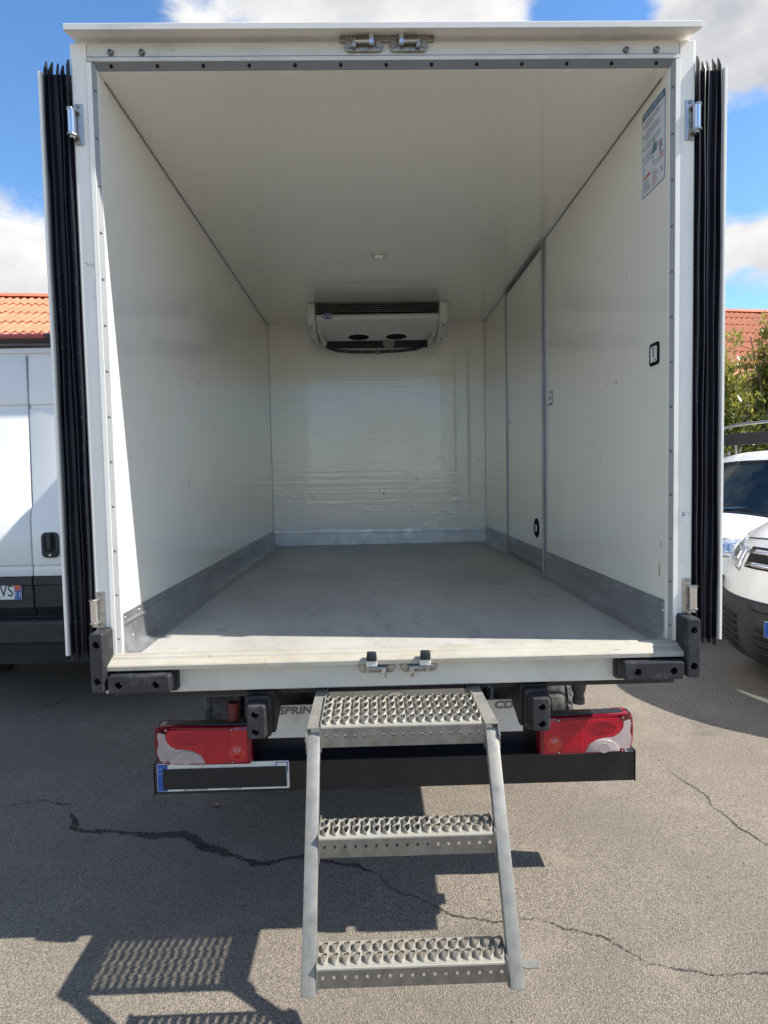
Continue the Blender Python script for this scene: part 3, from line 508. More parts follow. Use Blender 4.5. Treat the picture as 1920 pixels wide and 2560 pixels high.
# scuffs and rust chips on the walls
sc = MB()
for y, z, l in ((0.452, 0.942, 0.012), (0.462, 0.950, 0.008), (0.440, 0.938, 0.006), (0.545, 0.944, 0.008)): sc.dome((X, y, z), (-1, 0, 0), l * 0.5, 0.001, 5)
sc.prism([(0.060, 0.215), (0.065, 0.212), (0.067, 0.262), (0.063, 0.25)], 'x', X - 0.0015, X + 0.001)
for y, z, l in ((1.07, 1.068, 0.012), (1.09, 1.06, 0.006), (1.05, 1.072, 0.006)): sc.dome((-X, y, z), (1, 0, 0), l * 0.5, 0.001, 5)
sc.build('wall_chips', 'dry_leaf', truck, kind='stuff')
sg = MB()
for (y, z, ly, lz) in ((1.95, 0.82, 0.004, 0.05), (2.75, 0.80, 0.006, 0.03), (0.9, 0.72, 0.03, 0.002), (0.62, 0.63, 0.002, 0.03), (0.75, 0.52, 0.03, 0.002), (0.85, 0.33, 0.03, 0.002), (0.05, 0.31, 0.006, 0.025), (0.35, 1.33, 0.004, 0.01)): sg.box(X - 0.0012, X, y, y + ly, z, z + lz)
for (y, z, ly, lz) in ((0.52, 0.62, 0.003, 0.02), (0.85, 0.55, 0.003, 0.035), (1.4, 0.50, 0.04, 0.002), (0.75, 0.42, 0.05, 0.002), (0.4, 0.33, 0.003, 0.02)): sg.box(-X, -X + 0.0012, y, y + ly, z, z + lz)
sg.build('wall_scuffs', 'sticker_grey', truck, kind='stuff')
bs = MB()
for (x, z, lx, lz) in ((-0.10, 0.905, 0.09, 0.002), (0.0, 0.44, 0.004, 0.03), (0.03, 0.425, 0.012, 0.02), (0.32, 0.56, 0.012, 0.004), (0.47, 0.50, 0.006, 0.006), (0.53, 0.81, 0.004, 0.014), (-0.78, 0.69, 0.008, 0.008), (0.85, 0.71, 0.014, 0.006)): bs.box(x, x + lx, LEN - 0.001, LEN, z, z + lz)
bs.build('wall_scuffs', 'sticker_text', truck, kind='stuff')
# ceiling sensor
cs = MB().prism(rrect(-0.045, 0.043, 1.63, 1.72, 0.012), 'z', H - 0.012, H).build('ceiling_lamp', 'unit_plastic', truck, 0.004, smooth=True)
MB().prism(rrect(-0.028, 0.026, 1.645, 1.69, 0.008), 'z', H - 0.030, H - 0.012).build('lamp_dome', 'liner', cs, 0.006, smooth=True)
# ---------------- evaporator
ev = thing('cooling_unit', '', ''); del ev['label']; del ev['category']; ev.parent = truck
prof = [(2.675, 1.800), (2.668, 1.790), (2.672, 1.768), (2.695, 1.752), (2.80, 1.698), (3.02, 1.682), (3.06, 1.70), (3.06, 1.812), (2.69, 1.812)]
bd = MB().prism(prof, 'x', -0.463, 0.463).build('unit_housing', 'unit_plastic', ev, 0.006, smooth=True, ang=50)
for sx in (-1, 1):
    ck = [(2.655, H - 0.001), (2.650, 1.80), (2.672, 1.742), (2.80, 1.678), (3.10, 1.652), (3.13, 1.70), (3.13, H - 0.001)]
    MB().prism(ck, 'x', sx * 0.466, sx * 0.534).build('end_cheek', 'unit_plastic', ev, 0.020, 3, smooth=True, ang=60)
    MB().tube([(sx * 0.440, 2.80, 1.690), (sx * 0.432, 2.90, 1.678), (sx * 0.424, 3.03, 1.668)], [0.010, 0.018, 0.022], 8).build('drain_boss', 'unit_plastic', ev, smooth=True)
    for y, z in ((2.69, 1.715), (2.86, 1.652)): MB().lathe((sx * 0.497, y, z + 0.004), (0, -0.5, -1), [(0, 0.006), (0.012, 0.005)], 8).build('cheek_screw', 'steel_dull', ev)
box('grille_cavity', 'unit_dark', ev, -0.464, 0.464, 2.74, 3.06, 1.815, H - 0.002)
for i in range(5):
    z = 1.823 + i * 0.0145; MB().prism([(2.672, z), (2.672, z + 0.002), (2.715, z + 0.008), (2.715, z + 0.006)], 'x', -0.4625, 0.4625).build('grille_slat', 'steel_dull', ev)
for x in (0.0,): box('grille_post', 'steel_dull', ev, x - 0.002, x + 0.002, 2.668, 2.671, 1.812, H - 0.002)
# fan openings in the underside
dn = Vector((0, 0.22, -0.016)).normalized(); nn = Vector((0, -0.016, -0.22)).normalized() * -1
nn = Vector((0, -0.0725, -0.9974))
for x in (-0.148, 0.150):
    c0 = Vector((x, 2.905, 1.6902)); u = Vector((1, 0, 0)); w = Vector((0, 0.9974, -0.0725))
    ring = lambda r, d: [c0 + nn * d + u * (r * 1.0 * math.cos(2 * math.pi * i / 28)) + w * (r * 0.98 * math.sin(2 * math.pi * i / 28)) for i in range(28)]
    f = MB().loft([ring(0.098, -0.002), ring(0.095, 0.006), ring(0.086, 0.008), ring(0.081, 0.004)], caps=False).build('fan_rim', 'unit_plastic', ev, smooth=True)
    MB().loft([ring(0.082, 0.0045), ring(0.020, 0.0055)]).build('fan_opening', 'unit_dark', f)
    gr = MB()
    for k in (-2, -1, 0, 1, 2):
        hwid = math.sqrt(max(0, 0.080 ** 2 - (k * 0.026) ** 2)); p0 = c0 + nn * 0.0075 + w * (k * 0.026)
        gr.cyl(p0 - u * hwid, p0 + u * hwid, 0.0012, n=5)
    gr.build('fan_guard', 'unit_dark', f)
box('wall_panel', 'unit_panel', ev, -0.425, 0.435, LEN - 0.012, LEN - 0.001, 1.686, H - 0.004)
MB().dome((0.104, LEN - 0.012, 1.730), (0, -1, 0), 0.052, 0.02, 14).build('foam_patch', 'foam', ev)
hose = [(-0.43 + 0.0005, LEN - 0.02, 1.712), (-0.41, LEN - 0.024, 1.690), (-0.33, LEN - 0.024, 1.664), (-0.20, LEN - 0.022, 1.654), (0, LEN - 0.022, 1.650), (0.2, LEN - 0.022, 1.657), (0.34, LEN - 0.024, 1.672), (0.41, LEN - 0.024, 1.698), (0.432, LEN - 0.02, 1.722)]
hs = MB().tube(hose, 0.0125, 10).build('drain_hose', 'cable', ev, smooth=True)
for x, z in ((-0.27, 1.658), (-0.14, 1.652), (0.13, 1.653), (0.265, 1.662)): MB().cyl((x - 0.005, LEN - 0.022, z), (x + 0.005, LEN - 0.022, z), 0.0135, n=10).build('hose_clip', 'steel_dull', hs)
MB().lathe((0.003, LEN - 0.022, 1.650), (0, -1, 0), [(0, 0.022), (0.014, 0.020), (0.02, 0.010)], 12).build('hose_tee', 'steel_dull', hs)
bg = MB().prism(ell(-0.372, 1.788, 0.052, 0.0225, 28), 'y', 2.664, 2.674).build('maker_badge', 'print_white', ev)
bb = MB().prism(ell(-0.372, 1.788, 0.0485, 0.0195, 28), 'y', 2.6625, 2.670).build('badge_field', 'badge_blue', bg)
text('badge_lettering', 'Carrier', 0.030, 'print_white', bg, (-0.372, 2.6618, 1.7885), (math.pi / 2, 0, 0), 0.0006, shear=0.25)
# ---------------- rear doors folded back along the sides
def rear_door(sx):
    d = thing('rear_door', '', ''); del d['label']; del d['category']; d.parent = truck
    box('door_slab', 'post_paint', d, sx * 1.022, sx * 1.100, 0.034, 0.955, 0.004, 1.885)
    MB().prism([(sx * 1.1005, 0.955), (sx * 1.113, 0.955), (sx * 1.113, 0.0), (sx * 1.111, -0.004), (sx * 1.103, -0.004), (sx * 1.099, 0.004), (sx * 1.099, 0.033), (sx * 1.1005, 0.033)], 'z', 0.0, 1.889).build('door_skin', 'post_paint', d, 0.0008)
    box('gasket_base', 'gasket', d, sx * 1.016, sx * 1.0985, 0.012, 0.0335, 0.002, 1.888)
    for k, (x, dep, top, bot, lean) in enumerate(((1.0195, 0.026, 1.935, -0.004, -0.003), (1.037, 0.018, 1.917, -0.010, 0.003), (1.053, 0.016, 1.922, -0.014, -0.002), (1.071, 0.018, 1.926, -0.012, 0.003), (1.090, 0.020, 1.929, -0.020, 0.001))):
        rings = []; seg = 30
        for i in range(seg + 1):
            z = bot + (top - 0.035 - bot) * i / seg; wv = 0.0016 * math.sin(z * 5 + k * 1.7) + 0.0012 * math.sin(z * 13 + k)
            xx = x + wv
            rings.append([(sx * (xx - 0.0035), 0.0125, z), (sx * (xx - 0.0012 + lean), 0.0125 - dep, z), (sx * (xx + 0.0012 + lean), 0.0125 - dep + 0.001, z), (sx * (xx + 0.0045), 0.0125, z)])
        tip = rings[-1]; z = top
        rings.append([(sx * (x - 0.003), 0.0125, top - 0.004 * k % 3 * 0.01), (sx * (x - 0.0005), 0.0125 - dep * 0.35, top - 0.010), (sx * (x + 0.0005), 0.0125 - dep * 0.33, top - 0.010), (sx * (x + 0.003), 0.0125, top)])
        MB().loft(rings).build('gasket_lip', 'gasket', d, smooth=True, ang=60)
    sr = MB()
    for x, z0, dz in ((1.0285, 1.86, 0.105), (1.0815, 1.83, 0.115)):
        z = z0
        while z > 0.02: sr.dome((sx * x, 0.0118, z), (0, -1, 0), 0.0036, 0.0028, 7); z -= dz + rnd.uniform(-0.01, 0.01)
    sr.build('gasket_screws', 'steel_dull', d, kind='stuff', smooth=True)
    return d
rear_door(-1); rear_door(1)
def hinge(sx, zc, flip):
    h = box('hinge_plate', 'steel_chrome', truck, sx * 0.974, sx * 1.004, -0.004, 0.0, zc - 0.064, zc + 0.064, 0.0015)
    MB().cyl((sx * 1.003, -0.020, zc - 0.036), (sx * 1.003, -0.020, zc + 0.036), 0.0125, n=20).build('hinge_barrel', 'chrome', h, smooth=True, ang=60)
    for s_ in (-1, 1):
        z = zc + s_ * 0.0385
        MB().prism([(sx * 0.984, -0.003), (sx * 0.990, -0.022), (sx * 0.998, -0.033), (sx * 1.008, -0.034), (sx * 1.017, -0.026), (sx * 1.017, -0.014), (sx * 1.008, -0.008), (sx * 1.002, -0.003)], 'z', z - 0.0035, z + 0.0035).build('hinge_knuckle', 'steel_chrome', h, 0.001)
    MB().cyl((sx * 1.003, -0.020, zc - 0.050), (sx * 1.003, -0.020, zc - 0.042), 0.0085, n=6).build('hinge_nut', 'steel_chrome', h)
    for z in (zc - 0.057, zc + 0.057): MB().lathe((sx * 0.990, -0.004, z), (0, -1, 0), [(0, 0.0065), (0.003, 0.006), (0.003, 0.003)], 10).build('hinge_screw', 'steel_dull', h)
    box('hinge_leaf', 'steel_chrome', h, sx * 1.008, sx * 1.021, -0.012, 0.02, zc - 0.030, zc + 0.030, 0.0015)
for sx in (-1, 1): hinge(sx, 1.722, False); hinge(sx, 0.150, True)
# ---------------- rubber buffers with bolt holes
def buffer_block(x0, x1, z0, z1, yf, yb, holes, back=None, hr=0.012):
    o = truck
    out0 = rrect(x0 + 0.005, x1 - 0.005, z0 + 0.005, z1 - 0.005, 0.006); out1 = rrect(x0, x1, z0, z1, 0.009)
    hp = [ell(hx, hz, hr, hr, 14) for hx, hz in holes]
    V, F = holed(out0, hp); b = MB(); b.add([(p[0], yf, p[1]) for p in V], F)
    b2 = [[(p[0], yf, p[1]) for p in out0], [(p[0] + (0.0015 if p[0] < (x0 + x1) / 2 else -0.0015), yf + 0.0015, p[1]) for p in rrect(x0 + 0.001, x1 - 0.001, z0 + 0.001, z1 - 0.001, 0.008)], [(p[0], yf + 0.006, p[1]) for p in out1], [(p[0], yb, p[1]) for p in rrect(x0 - 0.002, x1 + 0.002, z0 - 0.002, z1 + 0.002, 0.009)]]
    b.loft(b2, caps=False); b.add([(p[0], yb, p[1]) for p in rrect(x0 - 0.002, x1 + 0.002, z0 - 0.002, z1 + 0.002, 0.009)], [tuple(range(20))])
    for h in hp: b.loft([[(p[0], yf, p[1]) for p in h], [(p[0], yf + 0.035, p[1]) for p in h]], caps=False); b.add([(p[0], yf + 0.035, p[1]) for p in h], [tuple(range(14))])
    r = b.build('rubber_buffer', 'rubber', truck, smooth=True, ang=35)
    for hx, hz in holes: MB().cyl((hx, yf + 0.034, hz), (hx, yf + 0.027, hz), 0.007, n=6).build('buffer_bolt', 'steel_dull', r)
    if back: MB().prism(rrect(*back[:4], 0.014), 'y', back[4], back[5]).build('buffer_base', 'rubber', r, 0.004)
    return r
for sx in (-1, 1):
    xa, xb = sorted((sx * 0.953, sx * 0.998)); buffer_block(xa, xb, -0.105, 0.092, -0.082, -0.0005, [(sx * 0.975, 0.054), (sx * 0.9755, -0.066)])
    xa, xb = sorted((sx * 0.744, sx * 0.945)); ya = sorted((sx * 0.735, sx * 0.950)); buffer_block(xa, xb, -0.109, -0.049, -0.082, -0.019, [(sx * 0.909, -0.080), (sx * 0.789, -0.081)], (ya[0], ya[1], -0.124, -0.047, -0.0185, -0.0005))
    xa, xb = sorted((sx * 0.444, sx * 0.506)); xc = sorted((sx * 0.434, sx * 0.518)); buffer_block(xa, xb, -0.282, -0.170, -0.055, 0.0, [(sx * 0.478, -0.200), (sx * 0.478, -0.258)], (xc[0], xc[1], -0.300, -0.156, 0.0005, 0.03))
    x0, x1 = sorted((sx * 0.425, sx * 0.52)); MB().prism([(0.031, -0.15), (0.031, -0.295), (0.06, -0.295), (0.36, -0.18), (0.36, -0.15)], 'x', x0, x1).build('buffer_bracket', 'chassis_black', truck)
# ---------------- chassis, wheels
ch = thing('chassis', '', ''); del ch['label']; del ch['category']; ch.parent = truck
for sx in (-1, 1):
    x0, x1 = sorted((sx * 0.37, sx * 0.43)); box('chassis_rail', 'chassis_black', ch, x0, x1, 0.38, 3.3, -0.37, -0.17, 0.004)
for y in (0.06, 0.6, 1.2, 1.8, 2.4, 3.0): box('cross_member', 'chassis_black', ch, -0.98, 0.98, y, y + 0.06, -0.168, -0.112)
box('rear_cross_beam', 'chassis_black', ch, -0.55, 0.55, 0.40, 0.46, -0.40, -0.17, 0.004)
box('axle', 'chassis_black', ch, -0.62, 0.62, 1.39, 1.51, -0.76, -0.64, 0.03)
box('fuel_tank', 'chassis_black', ch, -0.34, 0.34, 1.9, 2.7, -0.62, -0.22, 0.05)
box('side_bar', 'plastic_grey', ch, -0.765, -0.545, 0.27, 0.31, -0.250, -0.232, 0.003); MB().cyl((0.57, 0.30, -0.245), (0.70, 0.30, -0.240), 0.008, n=10).build('side_bar', 'plastic_grey', ch, smooth=True)
MB().lathe((0.722, 0.31, -0.12), (0, 0, -1), [(0, 0.030), (0.13, 0.030), (0.15, 0.027), (0.17, 0.021), (0.184, 0.0205), (0.184, 0.0235), (0.206, 0.0235), (0.208, 0.018)], 20).build('drain_spout', 'plastic_grey', ch, smooth=True)
rp = MB(); rp.lathe((-0.637, 0.33, -0.372), (0.02, 0, 1), [(0, 0.020), (0.08, 0.0215), (0.081, 0.018), (0.06, 0.017)], 16); rp.build('red_pipe', 'red_pipe', ch, smooth=True)
MB().tube([(-0.60, 0.36, -0.37), (-0.575, 0.30, -0.33), (-0.54, 0.22, -0.29), (-0.52, 0.12, -0.26)], 0.004, 6).build('wire', 'cable', ch, smooth=True)
def tyre(xc, w, yc, R_=0.345):
    zc = -1.035 + R_ - 0.004; b = MB(); n = 132; cols = [-0.5, -0.46, -0.34, -0.30, -0.28, -0.12, -0.10, 0.10, 0.12, 0.28, 0.30, 0.34, 0.46, 0.5]
    groove = {3: 1, 4: 1, 9: 1, 10: 1}
    rows = []
    for i in range(n):
        row = [(xc - w * 0.40, 0.20), (xc - w * 0.49, 0.27), (xc - w * 0.515, 0.31)]
        for k, c in enumerate(cols):
            ph = (i + int(abs(c) * 14)) % 6; r = R_ - (0.006 if abs(c) > 0.45 else 0) - (0.012 if abs(c) == 0.5 else 0)
            if abs(abs(c) - 0.29) < 0.02 or abs(c) < 0.11 and False: r -= 0.008
            elif ph == 0: r -= 0.008
            row.append((xc + c * w, r))
        row += [(xc + w * 0.515, 0.31), (xc + w * 0.49, 0.27), (xc + w * 0.40, 0.20)]
        a = 2 * math.pi * i / n
        rows.append([(x, yc + r * math.cos(a), zc + r * math.sin(a)) for x, r in row])
    m = len(rows[0]); b.add([q for r in rows for q in r], [(i * m + j, i * m + j + 1, ((i + 1) % n) * m + j + 1, ((i + 1) % n) * m + j) for i in range(n) for j in range(m - 1)])
    t = b.build('tyre', 'tyre', ch)
    MB().lathe((xc - w * 0.3, yc, zc), (1, 0, 0), [(0, 0.205), (w * 0.3, 0.19), (w * 0.3, 0.06), (w * 0.45, 0.06)], 28).build('rim', 'chassis_black', t)
for sx in (-1, 1): tyre(sx * 0.875, 0.185, 1.45); tyre(sx * 0.672, 0.185, 1.45); tyre(sx * 0.80, 0.2, 4.6)
# grey apron with maker lettering
ap = MB().prism([(-0.499, -0.429), (0.499, -0.429), (0.499, -0.362), (0.458, -0.300), (0.282, -0.300), (0.245, -0.150), (-0.236, -0.150), (-0.266, -0.300), (-0.447, -0.300), (-0.499, -0.385)], 'y', 0.300, 0.308).build('rear_apron', 'panel_grey', truck, 0.0015)
text('apron_lettering', 'SPRINTER', 0.040, 'panel_emboss', ap, (-0.456, 0.2985, -0.322), (math.pi / 2, 0, 0), 0.0012, 'LEFT', 0.15, 1.25, 0.0012)
text('apron_lettering', 'CDI', 0.040, 'panel_emboss', ap, (0.385, 0.2985, -0.322), (math.pi / 2, 0, 0), 0.0012, 'LEFT', 0.15, 1.3, 0.0012)
em = MB().lathe((0.003, 0.3005, -0.305), (0, -1, 0), [(0, 0.050), (0.006, 0.048), (0.006, 0.040), (0.002, 0.039)], 28).build('star_emblem', 'chrome', ap, smooth=True)
for a in (90, 210, 330):
    ca, sa = math.cos(math.radians(a)), math.sin(math.radians(a)); MB().prism([(0.003 + ca * 0.040, -0.305 + sa * 0.040), (0.003 - sa * 0.007, -0.305 + ca * 0.007), (0.003 + sa * 0.007, -0.305 - ca * 0.007)], 'y', 0.293, 0.299).build('star_arm', 'chrome', em)
# underrun bumper
ub = MB().prism([(0.330, -0.655), (0.330, -0.537), (0.336, -0.533), (0.43, -0.533), (0.43, -0.537), (0.337, -0.540), (0.337, -0.652), (0.36, -0.655)], 'x', -0.953, 0.953).build('underrun_bumper', 'black_paint', truck, 0.001)
for sx in (-1, 1): x0, x1 = sorted((sx * 0.9532, sx * 0.9575)); box('bumper_end_cap', 'black_paint', ub, x0, x1, 0.327, 0.432, -0.658, -0.531, 0.001)
box('bumper_rear_bar', 'black_paint', ub, -0.93, 0.93, 0.432, 0.47, -0.56, -0.46, 0.004)
for sx in (-1, 1): x0, x1 = sorted((sx * 0.36, sx * 0.44)); box('bumper_bracket', 'chassis_black', ub, x0, x1, 0.45, 0.52, -0.53, -0.30)
# tail lights
def tail(sx):
    u0, u1, z0, z1 = 0.560, 0.950, -0.522, -0.363; X_ = lambda u: sx * (u0 + (u1 - u0) * u); Z_ = lambda v: z0 + (z1 - z0) * v
    yf = lambda u: 0.282 + 0.035 * max(0, (u - 0.82) / 0.18) ** 2
    base = [(0.0, 0.03), (0.02, 0.0), (0.25, 0.0), (0.6, 0.01), (0.86, 0.04), (0.94, 0.08), (0.975, 0.2), (0.99, 0.5), (0.975, 0.82), (0.95, 0.95), (0.90, 1.0), (0.6, 0.975), (0.3, 0.955), (0.03, 0.95), (0.0, 0.92)]
    cen = (0.5, 0.48)
    def ring(k, dy): return [(X_(cen[0] + (u - cen[0]) * k), yf(u) + dy, Z_(cen[1] + (v - cen[1]) * (k if k > 0.97 else k - 0.03))) for u, v in base]
    l = MB().loft([ring(0.0, 0.0), ring(0.955, 0.0), ring(0.985, 0.004), ring(1.0, 0.012), ring(1.0, 0.055), ring(0.97, 0.075), ring(0.0, 0.075)], caps=False).build('tail_light', 'lens_red_deep', truck, smooth=True, ang=35)
    def patch(name, mat, poly, lift, bev=0.0, curve=True):
        b = MB(); n = len(poly); b.add([(X_(u), yf(u) - lift, Z_(v)) for u, v in poly] + [(X_(u), yf(u) + 0.002, Z_(v)) for u, v in poly], [tuple(range(n)), tuple(range(2 * n - 1, n - 1, -1))] + [(i, (i + 1) % n, n + (i + 1) % n, n + i) for i in range(n)])
        return b.build(name, mat, l, bev, smooth=True, ang=50)
    # main red fields
    patch('red_lens', 'lens_red', [(0.045, 0.07), (0.215, 0.06), (0.215, 0.86), (0.045, 0.86)], 0.0012)
    patch('red_lens', 'lens_red', [(0.219, 0.06), (0.452, 0.06), (0.452, 0.88), (0.219, 0.86)], 0.0016)
    patch('red_lens', 'lens_red', [(0.456, 0.07), (0.50, 0.27), (0.58, 0.38), (0.67, 0.425), (0.735, 0.43), (0.80, 0.52), (0.835, 0.65), (0.84, 0.80), (0.80, 0.90), (0.456, 0.88)], 0.0014)
    wv = [(0.456, 0.062), (0.50, 0.265), (0.58, 0.375), (0.67, 0.418), (0.74, 0.425), (0.803, 0.52), (0.84, 0.65), (0.848, 0.80), (0.925, 0.82), (0.938, 0.70), (0.925, 0.62), (0.922, 0.52), (0.935, 0.42), (0.945, 0.33), (0.935, 0.24), (0.905, 0.12), (0.85, 0.085), (0.65, 0.055)]
    patch('clear_lens', 'lens_clear', wv, 0.0018)
    patch('reverse_lens', 'lens_clear', [(0.47 + 0.17 + 0.165 * math.cos(a), 0.07 + 0.31 * math.sin(a)) for a in [math.pi * i / 14 for i in range(15)]], 0.005, 0.002)
    for k in range(13):
        v0 = 0.115 + k * 0.058; patch('lens_rib', 'lens_red', [(0.232, v0), (0.440, v0), (0.440, v0 + 0.026), (0.232, v0 + 0.026)], 0.0028)
    for k in range(3):
        ea = [(0.63 + (0.045 + 0.045 * k) * math.cos(a), 0.665 + (0.055 + 0.05 * k) * math.sin(a)) for a in [2 * math.pi * i / 24 for i in range(24)]]
        eb = [(0.63 + (0.036 + 0.045 * k) * math.cos(a), 0.665 + (0.043 + 0.05 * k) * math.sin(a)) for a in [2 * math.pi * i / 24 for i in range(24)]]
        b_ = MB(); b_.loft([[(X_(u), yf(u) - 0.0012, Z_(v)) for u, v in ea], [(X_(u), yf(u) - 0.0026, Z_(v)) for u, v in ea], [(X_(u), yf(u) - 0.0026, Z_(v)) for u, v in eb], [(X_(u), yf(u) - 0.0012, Z_(v)) for u, v in eb]], caps=False); b_.build('lens_ring', 'lens_red_deep', l)
    MB().lathe((X_(0.645), yf(0.645) - 0.005, Z_(0.16)), (0, -1, 0), [(-0.001, 0.020), (0.0008, 0.019), (0.0004, 0.012), (0.0012, 0.004)], 18).build('bulb_reflector', 'lens_clear', l, smooth=True)
    MB().lathe((X_(0.145), yf(0.145) - 0.0016, Z_(0.29)), (0, -1, 0), [(-0.002, 0.032), (0.0012, 0.032), (0.002, 0.029), (0.0012, 0.027), (0.003, 0.020), (0.008, 0.010), (0.009, 0.002)], 24).build('fog_lens', 'lens_bulb', l, smooth=True)
    for u, v in ((0.19, 0.87), (0.19, 0.07), (0.835, 0.90), (0.83, 0.08)):
        s_ = MB().lathe((X_(u), yf(u) - 0.001, Z_(v)), (0, -1, 0), [(-0.001, 0.0085), (0.0012, 0.0080)], 14).build('screw_boss', 'lens_red_deep', l); MB().dome((X_(u), yf(u) - 0.0022, Z_(v)), (0, -1, 0), 0.0038, 0.002).build('lens_screw', 'steel_chrome', l)
    x0, x1 = sorted((X_(0.0), X_(0.93))); box('light_hood', 'black_paint', l, x0, x1, 0.296, 0.345, -0.377, -0.3635, 0.004)
tail(-1); tail(1)
# number plate, with an added black block redacting its characters
npl = MB().prism(rrect(-0.942, -0.424, -0.642, -0.531, 0.006), 'y', 0.3245, 0.3295).build('number_plate', 'plate_white', truck, 0.001)
MB().prism(rrect(-0.940, -0.900, -0.640, -0.533, 0.004), 'y', 0.3236, 0.3244).build('plate_band', 'plate_blue', npl)
for i in range(9):
    a = 2 * math.pi * i / 9; MB().prism(ell(-0.928 + 0.010 * math.cos(a), -0.560 + 0.012 * math.sin(a), 0.0015, 0.0015, 5), 'y', 0.3230, 0.3235).build('band_star', 'print_white', npl)
MB().prism([(-0.476, -0.575), (-0.476, -0.535), (-0.428, -0.535), (-0.428, -0.575)], 'y', 0.3236, 0.3244).build('plate_frame', 'plate_blue', npl); MB().prism([(-0.472, -0.575), (-0.472, -0.538), (-0.432, -0.538), (-0.432, -0.575)], 'y', 0.3228, 0.3235).build('plate_field', 'plate_white', npl)
MB().box(-0.918, -0.434, 0.3195, 0.3225, -0.632, -0.551).build('redaction_block', 'redaction_black', npl)
text('plate_lettering', 'SEVI 63  MERCEDES-BENZ', 0.0085, 'print_black', npl, (-0.84, 0.3243, -0.6375), (math.pi / 2, 0, 0), 0.0002, 'LEFT')
text('plate_lettering', '04.73.26.33.90', 0.0085, 'print_black', npl, (-0.665, 0.3243, -0.6375), (math.pi / 2, 0, 0), 0.0002, 'LEFT')
# ---------------- folding steps
st = thing('folding_steps', '', ''); del st['label']; del st['category']; st.parent = truck
def tread(yf, zt, depth, rows, riser):
    nx = 17; x0, x1 = -0.2385, 0.2385; cw = (x1 - x0) / nx; rd_ = depth / rows if rows > 2 else (depth - 0.006) / rows
    raised = []; low = []
    lens = lambda cx, cy, rx, ry: [(cx + rx * math.cos(a) * (0.80 + 0.20 * abs(math.cos(a))), cy + ry * math.sin(a)) for a in [2 * math.pi * i / 14 for i in range(14)]]
    rp = (depth - 0.016) / rows
    for i in range(nx):
        for j in range(rows):
            raised.append(lens(x0 + cw * (i + 0.56), yf + 0.009 + rp * (j + 0.5), 0.0116, rp * 0.485))
            if j < rows - 1 and i: low.append(lens(x0 + cw * (i + 0.05), yf + 0.009 + rp * (j + 1), 0.0030, rp * 0.30))
    V, F = holed([(x0, yf + 0.004), (x1, yf + 0.004), (x1, yf + depth), (x0, yf + depth)], raised + low)
    b = MB(); b.add([(p[0], p[1], zt) for p in V], F)
    for h in raised:
        n_ = len(h); cx = sum(p[0] for p in h) / n_; cy = sum(p[1] for p in h) / n_
        def ringk(k, ky, dz): return [(cx + (p[0] - cx) * k, cy + (p[1] - cy) * ky, zt + dz * (1 - 0.55 * ((p[1] - cy) / (rp * 0.485)) ** 2)) for p in h]
        b.loft([[(p[0], p[1], zt) for p in h], ringk(0.88, 0.97, 0.0060), ringk(0.76, 0.88, 0.0135), ringk(0.71, 0.83, 0.0155), ringk(0.67, 0.80, 0.0152), ringk(0.66, 0.80, 0.0110)], caps=False)
    b.loft([[(x0, yf + 0.004, zt), (x1, yf + 0.004, zt)], [(x0, yf + 0.001, zt - 0.0012), (x1, yf + 0.001, zt - 0.0012)], [(x0, yf, zt - 0.005), (x1, yf, zt - 0.005)]], close=False, caps=False)
    t = b.build('step_tread', 'galvanised_tread', st, smooth=True, ang=32)
    # perforated riser
    b = MB(); hz = zt - riser * 0.45
    V, F = holed([(x0, zt - 0.005), (x1, zt - 0.005), (x1, zt - riser), (x0, zt - riser)], [ell(x0 + cw * (i + 0.5), hz, 0.0042, 0.0052, 8) for i in range(nx)])
    b.add([(p[0], yf, p[1]) for p in V], F)
    b.loft([[(x0, yf, zt - riser), (x1, yf, zt - riser)], [(x0, yf + 0.015, zt - riser), (x1, yf + 0.015, zt - riser)]], close=False, caps=False)
    b.build('step_riser', 'galvanised_riser', st)
    for sx in (-1, 1):
        xx = sorted((sx * 0.2387, sx * 0.2412)); MB().prism([(yf - 0.002, zt + 0.006), (yf - 0.004, zt - riser - 0.012), (yf + 0.02, zt - riser - 0.004), (yf + depth * 0.98, zt - 0.02), (yf + depth + 0.006, zt + 0.010)], 'x', xx[0], xx[1]).build('tread_end', 'galvanised', st)
tread(-0.300, -0.147, 0.240, 4, 0.062); tread(-0.448, -0.395, 0.094, 2, 0.055); tread(-0.592, -0.645, 0.092, 2, 0.052)
top = Vector((0, -0.300, -0.158)); bot = Vector((0, -0.613, -0.700)); dv = (bot - top).normalized(); nv = Vector((0, -dv.z, dv.y))
if nv.y < 0: nv = -nv
